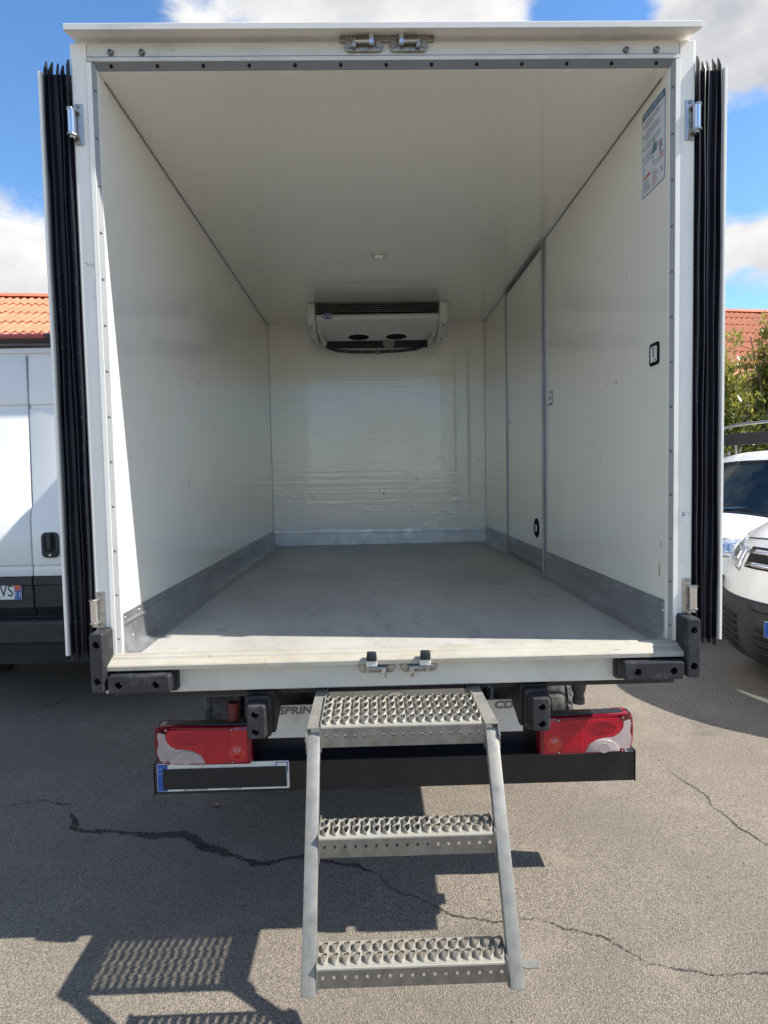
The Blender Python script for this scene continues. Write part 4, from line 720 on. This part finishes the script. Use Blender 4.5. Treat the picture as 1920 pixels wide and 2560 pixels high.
for sx in (-1, 1):
    xa, xb = sorted((sx * 0.2425, sx * 0.2785)); dp = 0.030
    f0 = top + dv * 0.004; f1 = bot
    pr = [(f0.y, f0.z), (f1.y, f1.z), (f1.y + nv.y * dp + 0.0, f1.z + nv.z * dp), (f0.y + nv.y * dp, f0.z + nv.z * dp)]
    MB().prism(pr, 'x', xa, xb).build('stringer', 'galvanised', st, 0.003, smooth=True)
    # horizontal arm with open end
    a = MB(); t_ = 0.003
    a.box(xa - 0.001, xb + 0.001, -0.308, 0.36, -0.150, -0.147); a.box(xa - 0.001, xa + 0.002, -0.308, 0.36, -0.190, -0.1502); a.box(xb - 0.002, xb + 0.001, -0.308, 0.36, -0.190, -0.1502)
    a.build('support_arm', 'galvanised', st)
    gus = sorted((sx * 0.2788, sx * 0.2815)); MB().prism([(-0.300, -0.150), (-0.318, -0.175), (-0.325, -0.215), (-0.30, -0.225), (-0.268, -0.20), (-0.26, -0.150)], 'x', gus[0], gus[1]).build('gusset', 'galvanised', st)
    MB().cyl((sx * 0.2812, -0.29, -0.19), (sx * 0.288, -0.29, -0.19), 0.007, n=6).build('pivot_bolt', 'steel_dull', st)
box('shadow_fill_tube', 'galvanised', st, -0.24, 0.24, -0.058, -0.002, -0.195, -0.165)  # added, hidden behind the top tread; fills the light gap in its shadow
MB().prism(rrect(0.279, 0.328, -0.583, -0.556, 0.010), 'z', -0.672, -0.668).build('step_tab', 'galvanised', st, 0.0008)
MB().tube([(0.262, 0.06, -0.150), (0.275, 0.04, -0.138), (0.31, 0.03, -0.142), (0.325, 0.02, -0.16), (0.318, 0.0, -0.185)], 0.007, 8).build('release_lever', 'plastic_grey', st, smooth=True)
ZO = 0.0

# ------------------------------------------------------------------ the white van parked on the left (tail towards us)
lv = thing('panel_van', 'white high-roof panel van with black rear door handle parked left of the truck', 'van', (-2.47, 2.40, 0), math.radians(-0.5))
def vring(y, k=1.0, zt=2.60, zb=0.50, top=1.0, inset=0.0):
    half = [(0.0, zt), (0.55 * top, zt - 0.004), (0.80 * top, zt - 0.03), (0.90 * top, zt - 0.10), (0.945 * top, zt - 0.25), (0.985, zt - 0.65), (1.015, min(zt - 0.7, 1.45)), (1.02, 1.15), (1.015, 0.75), (0.98, zb), (0.0, zb)]
    half = [(max(0, x - inset) * k, z - (inset if z > zt - 0.2 else 0)) for x, z in half]
    return [(x, y, z) for x, z in half] + [(-x, y, z) for x, z in half[-2:0:-1]]
secs = [vring(0.012, inset=0.045), vring(0.0), vring(0.0), vring(0.06), vring(3.4), vring(3.75, zt=2.56), vring(4.2, zt=2.18, top=0.92), vring(4.75, zt=1.52, top=0.98), vring(5.2, zt=1.28, top=0.98), vring(5.45, zt=1.02, k=0.95), vring(5.52, zt=0.85, k=0.86)]
secs[0] = vring(0.0, inset=0.05); secs[1] = vring(0.02, inset=0.015); secs[2] = vring(0.06); secs[3] = vring(0.10)
MB().loft(secs).build('body', 'van_white', lv, smooth=True, ang=35)
dprof = [(-0.004, 2.515), (-0.012, 2.175), (-0.0035, 2.168), (-0.004, 2.145), (-0.014, 2.138), (-0.030, 1.47), (-0.062, 1.385), (-0.066, 1.045), (-0.052, 1.035), (-0.062, 1.02), (-0.060, 0.965), (0.012, 0.965), (0.012, 2.515)]
bprof = [(-0.056, 0.9635), (-0.076, 0.955), (-0.078, 0.905), (-0.066, 0.90), (-0.064, 0.745), (-0.02, 0.670), (0.012, 0.670), (0.012, 0.9635)]
for sx in (-1, 1):
    xs_ = sorted((sx * 0.005, sx * 0.925)); dr = MB().prism(dprof, 'x', *xs_).build('rear_door', 'van_white', lv, 0.004, smooth=True, ang=30)
    MB().prism(bprof, 'x', *xs_).build('door_trim', 'van_black', dr, 0.003)
    tl = MB().prism(rrect(min(sx * 0.93, sx * 1.0), max(sx * 0.93, sx * 1.0), 1.05, 1.75, 0.03), 'y', -0.02, 0.05).build('tail_light', 'lens_red', lv, 0.006, smooth=True)
box('door_seam', 'alu_dark', lv, -0.0045, 0.0045, -0.012, 0.02, 0.72, 2.515)
hd = MB().prism(rrect(0.075, 0.195, 1.095, 1.275, 0.035), 'y', -0.080, -0.064).build('door_handle', 'van_black', lv, 0.004, smooth=True)
MB().prism(rrect(0.093, 0.177, 1.135, 1.262, 0.028), 'y', -0.0815, -0.0795).build('handle_recess', 'seam_black', hd); MB().prism(rrect(0.120, 0.150, 1.150, 1.268, 0.012), 'y', -0.098, -0.080).build('handle_lever', 'van_black', hd, 0.004, smooth=True)
MB().lathe((0.135, -0.080, 1.115), (0, -1, 0), [(0, 0.009), (0.003, 0.008)], 14).build('key_lock', 'chrome', hd)
sp = MB().prism([(0.06, 2.668), (-0.075, 2.650), (-0.085, 2.630), (-0.070, 2.585), (-0.010, 2.572), (0.06, 2.60)], 'x', -0.86, 0.86).build('roof_trim', 'van_gloss_black', lv, 0.006, smooth=True)
MB().prism([(-0.082, 2.643), (-0.090, 2.636), (-0.088, 2.618), (-0.078, 2.612), (-0.07, 2.63)], 'x', -0.36, 0.165).build('brake_light', 'lens_red_deep', sp); box('roof_gutter', 'van_white', lv, -0.92, 0.92, -0.014, 0.012, 2.530, 2.565, 0.004)
sb = box('rear_step_bumper', 'van_black', lv, -1.0, 1.0, -0.16, 0.10, 0.50, 0.665, 0.02)
for i in range(26): x = -0.70 + i * 0.055; box('step_rib', 'van_black', sb, x, x + 0.03, -0.14, -0.03, 0.6652, 0.669)
vp = MB().prism(rrect(-0.60, -0.082, 0.805, 0.915, 0.006), 'y', -0.0755, -0.0665).build('number_plate', 'plate_white', lv, 0.001)
MB().prism(rrect(-0.130, -0.084, 0.807, 0.913, 0.004), 'y', -0.0764, -0.0756).build('plate_band', 'plate_blue', vp); MB().prism(rrect(-0.125, -0.089, 0.868, 0.906, 0.004), 'y', -0.0772, -0.0765).build('region_badge', 'plate_red', vp)
text('plate_number', '11', 0.052, 'print_white', vp, (-0.107, -0.0766, 0.838), (math.pi / 2, 0, 0), 0.0006); text('plate_lettering', 'D-VS', 0.115, 'print_black', vp, (-0.138, -0.0757, 0.862), (math.pi / 2, 0, 0), 0.0008, 'RIGHT', 0, 0.78)
def wheel(par, x, y, r=0.34, w=0.22):
    s_ = 1 if x > 0 else -1
    t = MB().lathe((x - s_ * w / 2, y, r), (s_, 0, 0), [(0, r * 0.6), (0.0, r * 0.9), (0.02, r), (w - 0.02, r), (w, r * 0.9), (w, r * 0.62), (w - 0.02, r * 0.6)], 32).build('tyre', 'tyre', par, smooth=True)
    MB().lathe((x, y, r), (s_, 0, 0), [(0, r * 0.61), (w / 2 - 0.02, r * 0.60), (w / 2 - 0.03, r * 0.45), (w / 2 - 0.01, r * 0.15)], 24).build('rim', 'steel_dull', t, smooth=True)
for x in (-0.9, 0.9):
    for y in (0.95, 4.6): wheel(lv, x, y)
box('underbody', 'chassis_black', lv, -0.9, 0.9, 0.15, 5.2, 0.28, 0.52)

# ------------------------------------------------------------------ vans on the right (noses towards the truck)
def front_van(name, label, loc, rz, P, lamp, grille, group, rack=False):
    v = thing(name, label, 'van', loc, rz, group)
    rows, hwid, crv, zcr = P['prof'], P['hw'], P['crv'], P['zc']
    nT = len(rows)
    def ev_(t):
        t = max(0, min(nT - 1.0001, t)); i = int(t); f = t - i
        # Catmull-Rom for smooth profile
        def cr(a): 
            p0, p1, p2, p3 = a[max(i - 1, 0)], a[i], a[min(i + 1, nT - 1)], a[min(i + 2, nT - 1)]
            return 0.5 * (2 * p1 + (p2 - p0) * f + (2 * p0 - 5 * p1 + 4 * p2 - p3) * f * f + (3 * p1 - p0 - 3 * p2 + p3) * f ** 3)
        return cr([r[0] for r in rows]), cr([r[1] for r in rows]), cr(hwid), cr(crv), cr(zcr)
    def S(u, t, lift=0.0):
        y, z, h, cy, cz = ev_(t); a = abs(u) ** 2.6
        p = Vector((u * h, y + cy * a, z - cz * a))
        if lift:
            e = 0.01; pu = S(min(1, u + e), t) - S(max(-1, u - e), t); pt = S(u, min(nT - 1, t + e)) - S(u, max(0, t - e)); n_ = pu.cross(pt)
            if n_.length > 0:
                n_.normalize(); p = p + n_ * lift
        return p
    def patch(nm, mat, quad, lift, nu=10, nt=6, thick=0.004, par=v, smooth=True):
        # quad: four (u,t) corners, bilinear
        g_ = []; 
        for j in range(nt + 1):
            for i in range(nu + 1):
                a, b = i / nu, j / nt
                u = (quad[0][0] * (1 - a) + quad[1][0] * a) * (1 - b) + (quad[3][0] * (1 - a) + quad[2][0] * a) * b
                t = (quad[0][1] * (1 - a) + quad[1][1] * a) * (1 - b) + (quad[3][1] * (1 - a) + quad[2][1] * a) * b
                g_.append(S(u, t, lift))
        o_ = MB().add(g_, [(j * (nu + 1) + i, j * (nu + 1) + i + 1, (j + 1) * (nu + 1) + i + 1, (j + 1) * (nu + 1) + i) for j in range(nt) for i in range(nu)]).build(nm, mat, par, smooth=smooth, ang=60, recalc=False)
        if thick: solid(o_, thick, -1)
        return o_
    tW0, tW1 = P['ws']
    # shell: nose, bonnet, roof and tail with side panels; windscreen left open for the glass
    T = sorted(set([i / 3 for i in range((nT - 1) * 3 + 1)] + [tW0, tW1])); U = [-1 + i / 9 for i in range(19)]
    b = MB()
    grid_ = []
    for t in T:
        y, z, h, cy, cz = ev_(t); zs = z - cz
        row = [S(u, t) for u in U]; e = row[-1]
        if t <= P['tb']:   # front: wrap round at the same height
            zz = e.z; side = [Vector((P['W'], max(e.y + 0.12, 0.62), zz)), Vector((P['W'], max(e.y + 0.2, 0.72), zz))]
        else:
            side = [Vector((P['W'], max(e.y, 0.72), min(e.z - 0.05, P['belt']))), Vector((P['W'], max(e.y, 0.72), 0.28))]
        grid_.append([Vector((-q.x, q.y, q.z)) for q in side[::-1]] + row + side)
    m = len(grid_[0]); off = len(b.v); b.v += [tuple(q) for r_ in grid_ for q in r_]
    for j in range(len(T) - 1):
        ws = T[j] >= tW0 - 1e-6 and T[j + 1] <= tW1 + 1e-6
        for i in range(m - 1):
            if ws and 3 <= i <= m - 5: continue
            b.f.append((j * m + i, j * m + i + 1, (j + 1) * m + i + 1, (j + 1) * m + i))
    b.build('body', 'van_white', v, smooth=True, ang=50)
    uw = U[1]
    wsg = patch('windscreen', 'van_glass', [(uw, tW0), (-uw, tW0), (-uw, tW1), (uw, tW1)], 0.002, 16, 8, 0.004)
    patch('screen_band', 'van_gloss_black', [(uw, tW0 - 0.10), (-uw, tW0 - 0.10), (-uw, tW0 + 0.05), (uw, tW0 + 0.05)], 0.006, 16, 2, 0.004, wsg)
    yb, zb = ev_(tW0)[:2]
    box('dashboard', 'cabin_dark', v, -P['W'] + 0.12, P['W'] - 0.12, yb + 0.12, yb + 0.75, zb - 0.35, zb - 0.02, 0.04)
    box('cabin_back', 'cabin_dark', v, -P['W'] + 0.06, P['W'] - 0.06, yb + 1.7, yb + 1.75, 0.5, P['roof'] - 0.06); box('cabin_floor', 'cabin_dark', v, -P['W'] + 0.06, P['W'] - 0.06, yb, yb + 1.7, 0.45, 0.5)
    for x in (-0.42, 0.42): box('seat', 'cabin_dark', v, x - 0.24, x + 0.24, yb + 1.15, yb + 1.35, zb - 0.55, zb + 0.22, 0.06); box('head_rest', 'cabin_dark', v, x - 0.13, x + 0.13, yb + 1.2, yb + 1.3, zb + 0.24, zb + 0.42, 0.04)
    MB().add([(-0.02, yb + 0.25, zb + 0.012), (-0.36, yb + 0.22, zb + 0.012), (-0.36, yb + 0.50, zb + 0.02), (-0.02, yb + 0.53, zb + 0.02)], [(0, 1, 2, 3)]).build('dash_paper', 'paper', v)
    # lower bumper, lamps, grille
    bt = P['bump']
    patch('front_bumper', 'van_black', [(-1, 0), (1, 0), (1, bt[1]), (-1, bt[1])], 0.006, 24, 8, 0.004)
    patch('bumper_dip', 'van_black', [(-0.52, bt[1] - 0.15), (0.52, bt[1] - 0.15), (0.42, bt[0]), (-0.42, bt[0])], 0.008, 12, 4, 0.004)
    for k in range(5):
        t0 = 0.95 + k * 0.33; patch('bumper_louvre', 'seam_black', [(-0.40, t0), (0.40, t0), (0.40, t0 + 0.16), (-0.40, t0 + 0.16)], 0.012, 12, 1, 0.003)
        for s_ in (-1, 1): patch('bumper_louvre', 'seam_black', [(s_ * 0.62, t0 + 0.30), (s_ * 0.88, t0 + 0.36), (s_ * 0.88, t0 + 0.50), (s_ * 0.62, t0 + 0.46)], 0.012, 6, 1, 0.003)
    for s_ in (-1, 1):
        q = [(s_ * u, t) for u, t in lamp]; hl = patch('headlight', 'lamp_glass', q, 0.010, 8, 8, 0.006)
        q2 = [(s_ * (u * 0.6 + lamp[0][0] * 0.2 + lamp[2][0] * 0.2), t * 0.5 + 0.25 * (lamp[0][1] + lamp[2][1])) for u, t in lamp]; patch('lamp_reflector', 'chrome', q2, 0.013, 5, 5, 0.003, hl)
    for k, (t0, t1, mt) in enumerate(grille): patch('grille_bar' if mt == 'chrome' else 'grille_slot', mt, [(-0.60, t0), (0.60, t0), (0.58, t1), (-0.58, t1)], 0.012 if mt == 'chrome' else 0.007, 14, 1, 0.006)
    ts = P['seam']; patch('bonnet_gap', 'seam_black', [(-0.78, ts), (0.78, ts), (0.78, ts + 0.07), (-0.78, ts + 0.07)], 0.005, 16, 1, 0.003)
    pp = S(0, P['plate_t']); q = MB().prism(rrect(-0.26, 0.26, pp.z - 0.055, pp.z + 0.055, 0.006), 'y', pp.y - 0.028, pp.y - 0.016).build('number_plate', 'plate_white', v)
    MB().prism(rrect(-0.258, -0.215, pp.z - 0.053, pp.z + 0.053, 0.004), 'y', pp.y - 0.029, pp.y - 0.0282).build('plate_band', 'plate_blue', q); MB().prism(rrect(0.215, 0.258, pp.z - 0.053, pp.z + 0.053, 0.004), 'y', pp.y - 0.029, pp.y - 0.0282).build('plate_band', 'plate_blue', q)
    for x in (-P['W'] + 0.13, P['W'] - 0.13):
        for y in (0.88, 3.75): wheel(v, x, y, 0.33, 0.21)
    box('underbody', 'chassis_black', v, -P['W'] + 0.05, P['W'] - 0.05, 0.5, rows[-1][0] - 0.1, 0.24, 0.40)
    for s_ in (-1, 1):
        x0 = s_ * (P['W'] + 0.13); MB().prism(rrect(min(x0 - 0.10, x0 + 0.10), max(x0 - 0.10, x0 + 0.10), zb - 0.06, zb + 0.14, 0.04), 'y', yb + 0.30, yb + 0.42).build('door_mirror', 'van_black', v, 0.03, smooth=True)
    ra = S(0.25, tW1 + 0.25); MB().tube([ra, ra + Vector((0, 0.10, 0.12)), ra + Vector((0, 0.28, 0.30))], [0.018, 0.006, 0.003], 6).build('aerial', 'van_black', v)
    wp = [S(-0.55, tW0 + 0.12, 0.012), S(-0.2, tW0 + 0.14, 0.016), S(0.15, tW0 + 0.22, 0.014)]; MB().tube(wp, 0.009, 5).build('wiper', 'van_black', v)
    if rack:
        zr = P['roof'] + 0.05; rk = MB().prism([(yb + 0.77, zr - 0.02), (yb + 0.74, zr + 0.115), (yb + 0.752, zr + 0.118), (yb + 0.79, zr - 0.02)], 'x', -0.66, 0.66).build('rack_deflector', 'van_black', v, 0.003)
        rail_ = [(-0.72, yb + 0.78, zr + 0.02), (-0.69, yb + 0.78, zr + 0.12), (-0.55, yb + 0.78, zr + 0.20), (-0.3, yb + 0.78, zr + 0.225), (0.3, yb + 0.78, zr + 0.225), (0.55, yb + 0.78, zr + 0.20), (0.69, yb + 0.78, zr + 0.12), (0.72, yb + 0.78, zr + 0.02)]
        MB().tube(rail_, 0.016, 8).build('rack_hoop', 'steel_chrome', v, smooth=True)
        for s_ in (-1, 1): MB().tube([(s_ * 0.68, yb + 0.78, zr + 0.05), (s_ * 0.68, yb + 2.8, zr + 0.05)], 0.016, 8).build('rack_rail', 'steel_chrome', v, smooth=True); MB().cyl((s_ * 0.66, yb + 1.1, P['roof'] - 0.08), (s_ * 0.68, yb + 1.1, zr + 0.05), 0.014, n=8).build('rack_foot', 'steel_dull', v)
        for y in (1.5, 2.1, 2.7): MB().cyl((-0.68, yb + y, zr + 0.05), (0.68, yb + y, zr + 0.05), 0.013, n=8).build('rack_bar', 'steel_chrome', v, smooth=True)
    return v
PA = dict(prof=[(0.12, 0.20), (0.02, 0.26), (-0.005, 0.42), (0.0, 0.58), (0.02, 0.72), (0.05, 0.88), (0.09, 1.02), (0.17, 1.14), (0.40, 1.24), (0.72, 1.31), (0.98, 1.36), (1.40, 1.66), (1.72, 1.86), (2.0, 1.92), (3.0, 1.95), (4.45, 1.92), (4.60, 1.80), (4.66, 1.0), (4.64, 0.35)],
          hw=[0.80, 0.90, 0.92, 0.93, 0.93, 0.92, 0.90, 0.86, 0.84, 0.84, 0.84, 0.76, 0.70, 0.69, 0.69, 0.69, 0.72, 0.90, 0.90], crv=[0.36, 0.40, 0.40, 0.40, 0.40, 0.40, 0.42, 0.44, 0.30, 0.16, 0.14, 0.14, 0.12, 0.06, 0, 0, 0, 0, 0], zc=[0, 0, 0, 0, 0, 0, 0.02, 0.06, 0.10, 0.10, 0.08, 0.05, 0.05, 0.06, 0.06, 0.06, 0.06, 0, 0],
          W=0.95, belt=1.10, roof=1.95, ws=(10.0, 11.67), tb=7.0, bump=(3.15, 3.70), seam=6.75, plate_t=2.55)
PB = dict(PA); PB['prof'] = [(y, z if z < 0.5 else 0.5 + (z - 0.5) * (0.79 if z < 1.4 else 0.90 if z < 1.7 else 0.945)) for y, z in PA['prof']]; PB['roof'] = 1.88
lampA = [(0.96, 5.40), (0.66, 4.85), (0.63, 6.10), (0.88, 6.90)]
grA = [(5.10, 6.25, 'seam_black'), (5.18, 5.40, 'chrome'), (5.85, 6.10, 'chrome')]
front_van('delivery_van', 'white van with black lower bumper and chrome grille bars, nearest the truck at right', (2.755, 1.90, 0), math.radians(-68), PA, lampA, grA, 'white vans parked on the right')
front_van('delivery_van', 'white van with roof rack, windscreen showing behind the nearer white van at right', (2.74, 4.254, 0), math.radians(-70), PB, [(0.92, 5.1), (0.52, 4.9), (0.56, 6.1), (0.90, 6.95)], grA, 'white vans parked on the right', rack=True)

# ------------------------------------------------------------------ long building behind, corrugated tile-red roof sheets
bl = thing('workshop_building', 'low building with orange-red corrugated sheet roof behind the truck and vans', 'building', (1.6, 16.4, 0), math.radians(7.2))
RZD, PITCH = 6.60, math.radians(26)
cw_, sl_ = 0.885, 1.0
box('wall', 'render_wall', bl, -16.5, 19.5, -5.3, 5.3, 0, 3.9)
MB().prism([(-5.9, RZD - 5.9 * math.tan(PITCH) - 0.10), (0, RZD - 0.10), (5.9, RZD - 5.9 * math.tan(PITCH) - 0.10), (5.9, RZD - 5.9 * math.tan(PITCH) - 0.16), (-5.9, RZD - 5.9 * math.tan(PITCH) - 0.16)], 'x', -17, 20).build('roof_deck', 'roof_sheet', bl)
b = MB(); nw = 5; pitch = cw_ / nw; prof_ = [(i * pitch / 8, 0.028 * math.cos(2 * math.pi * i / 8) * (1 if math.cos(2 * math.pi * i / 8) > 0 else 0.75)) for i in range(nw * 8 + 2)]
ct, stn = math.cos(PITCH), math.sin(PITCH); n = len(prof_)
def rp_(x, s_, h): return (x, -s_ * ct - h * stn * 1.0, -s_ * stn + h * ct)
vsr = [rp_(x, -0.10, z) for x, z in prof_] + [rp_(x, sl_, z + 0.030) for x, z in prof_] + [rp_(x, sl_, z + 0.018) for x, z in prof_]
b.add(vsr, [(i, i + 1, n + i + 1, n + i) for i in range(n - 1)] + [(n + i, n + i + 1, 2 * n + i + 1, 2 * n + i) for i in range(n - 1)])
sheet0 = None
for c in range(-18, 20):
    for r_ in range(6):
        if sheet0 is None:
            sheet0 = b.build('roof_sheet', 'roof_sheet', bl, smooth=True, ang=50); o = sheet0
        else: o = share(sheet0, bl)
        o.location = (c * cw_ + rnd.uniform(-0.012, 0.012), -(r_ * sl_) * ct, RZD - r_ * sl_ * stn + rnd.uniform(-0.004, 0.004)); o.rotation_euler = (rnd.uniform(-0.004, 0.004), 0, rnd.uniform(-0.004, 0.004))
rg0 = None
for i in range(-17, 20):
    if rg0 is None: rg0 = MB().prism([(-0.20, -0.02), (-0.16, 0.05), (-0.08, 0.09), (0, 0.105), (0.08, 0.09), (0.16, 0.05), (0.20, -0.02)], 'x', 0, 1.02).build('ridge_cap', 'roof_ridge', bl, smooth=True); o = rg0
    else: o = share(rg0, bl)
    o.location = (i * 1.0, 0, RZD + rnd.uniform(-0.01, 0.012)); o.rotation_euler = (0, rnd.uniform(-0.008, 0.008), 0)

# ------------------------------------------------------------------ laurel hedge on the right
def laurel(label, loc, rx, ry, h, seed, nleaf):
    R = random.Random(seed); t = thing('laurel_shrub', label, 'shrub', loc, 0, 'laurel shrubs behind the vans')
    tr = MB(); tips = []
    for k in range(9):
        a = R.uniform(0, 6.28); r1 = R.uniform(0.3, 0.95); p = [Vector((R.uniform(-0.15, 0.15), R.uniform(-0.1, 0.1), 0))]
        for s_ in range(1, 5): f = s_ / 4; p.append(Vector((math.cos(a) * rx * r1 * f + R.uniform(-.06, .06), math.sin(a) * ry * r1 * f + R.uniform(-.06, .06), h * f * R.uniform(0.82, 0.98))))
        tr.tube(p, [0.045, 0.035, 0.026, 0.018, 0.008], 6)
    tr.build('trunk', 'bark', t, smooth=True)
    parts = {'leaf_dark': MB(), 'leaf_mid': MB(), 'leaf_new': MB()}
    # sprigs: clusters of upright leaves over a lumpy crown
    lumps = [(R.uniform(-1, 1), R.uniform(-1, 1), R.uniform(0.15, 1), R.uniform(0.25, 0.5)) for _ in range(16)]
    ns = nleaf // 7
    for _ in range(ns):
        lx, ly, lz, lr = R.choice(lumps)
        v_ = Vector((R.gauss(0, 1), R.gauss(0, 1), R.gauss(0, 1))).normalized() * (R.random() ** 0.33) * lr
        zf = max(0.02, lz + v_.z * 0.7); prof = (1 - max(0, zf - 0.55) ** 1.6 * 1.0)
        c = Vector(((lx * 0.8 + v_.x) * rx * prof, (ly * 0.8 + v_.y) * ry * prof, zf * h * 0.93))
        if c.z > h * 1.08: continue
        up = Vector((v_.x * 0.8, v_.y * 0.8, 0.75)).normalized(); top_ = c.z / h
        young = R.random() < 0.14 + max(0, top_ - 0.66) * 1.8
        for k in range(R.randint(6, 9)):
            a = k * 2.4 + R.uniform(-.3, .3); side = Vector((math.cos(a), math.sin(a), 0)); spread = R.uniform(0.25, 0.6) if young else R.uniform(0.5, 1.3)
            d = (up + side * spread).normalized(); ln = R.uniform(0.07, 0.125) * (0.8 if young else 1.0); w_ = ln * R.uniform(0.15, 0.20)
            s2 = d.cross(Vector((R.uniform(-.3, .3), R.uniform(-.3, .3), 1))).normalized(); nn_ = s2.cross(d)
            p0 = c + Vector((R.uniform(-.03, .03), R.uniform(-.03, .03), R.uniform(-.06, .06)))
            pts = [p0, p0 + d * ln * 0.4 + s2 * w_ - nn_ * 0.006, p0 + d * ln * 0.95 - nn_ * 0.02 * R.random(), p0 + d * ln * 0.4 - s2 * w_ - nn_ * 0.006]
            parts['leaf_new' if young else R.choice(('leaf_dark', 'leaf_mid', 'leaf_mid'))].add(pts, [(0, 1, 2), (0, 2, 3)])
    for k, m_ in parts.items(): m_.build('crown', k, t, recalc=False, kind='stuff')
laurel('tall laurel shrub with yellowish new shoots, rising beside the open right door', (4.85, 6.9, 0), 0.95, 0.8, 3.35, 3, 17000)
laurel('laurel shrub reaching highest at the right edge, against the red roof', (6.25, 6.9, 0), 0.95, 0.8, 3.70, 5, 17000)
laurel('laurel shrub mostly behind the right door and truck', (3.35, 7.1, 0), 0.95, 0.8, 3.1, 8, 5000)
laurel('laurel shrub furthest right, beyond the roof rack', (7.7, 6.7, 0), 1.0, 0.8, 3.8, 11, 5000)
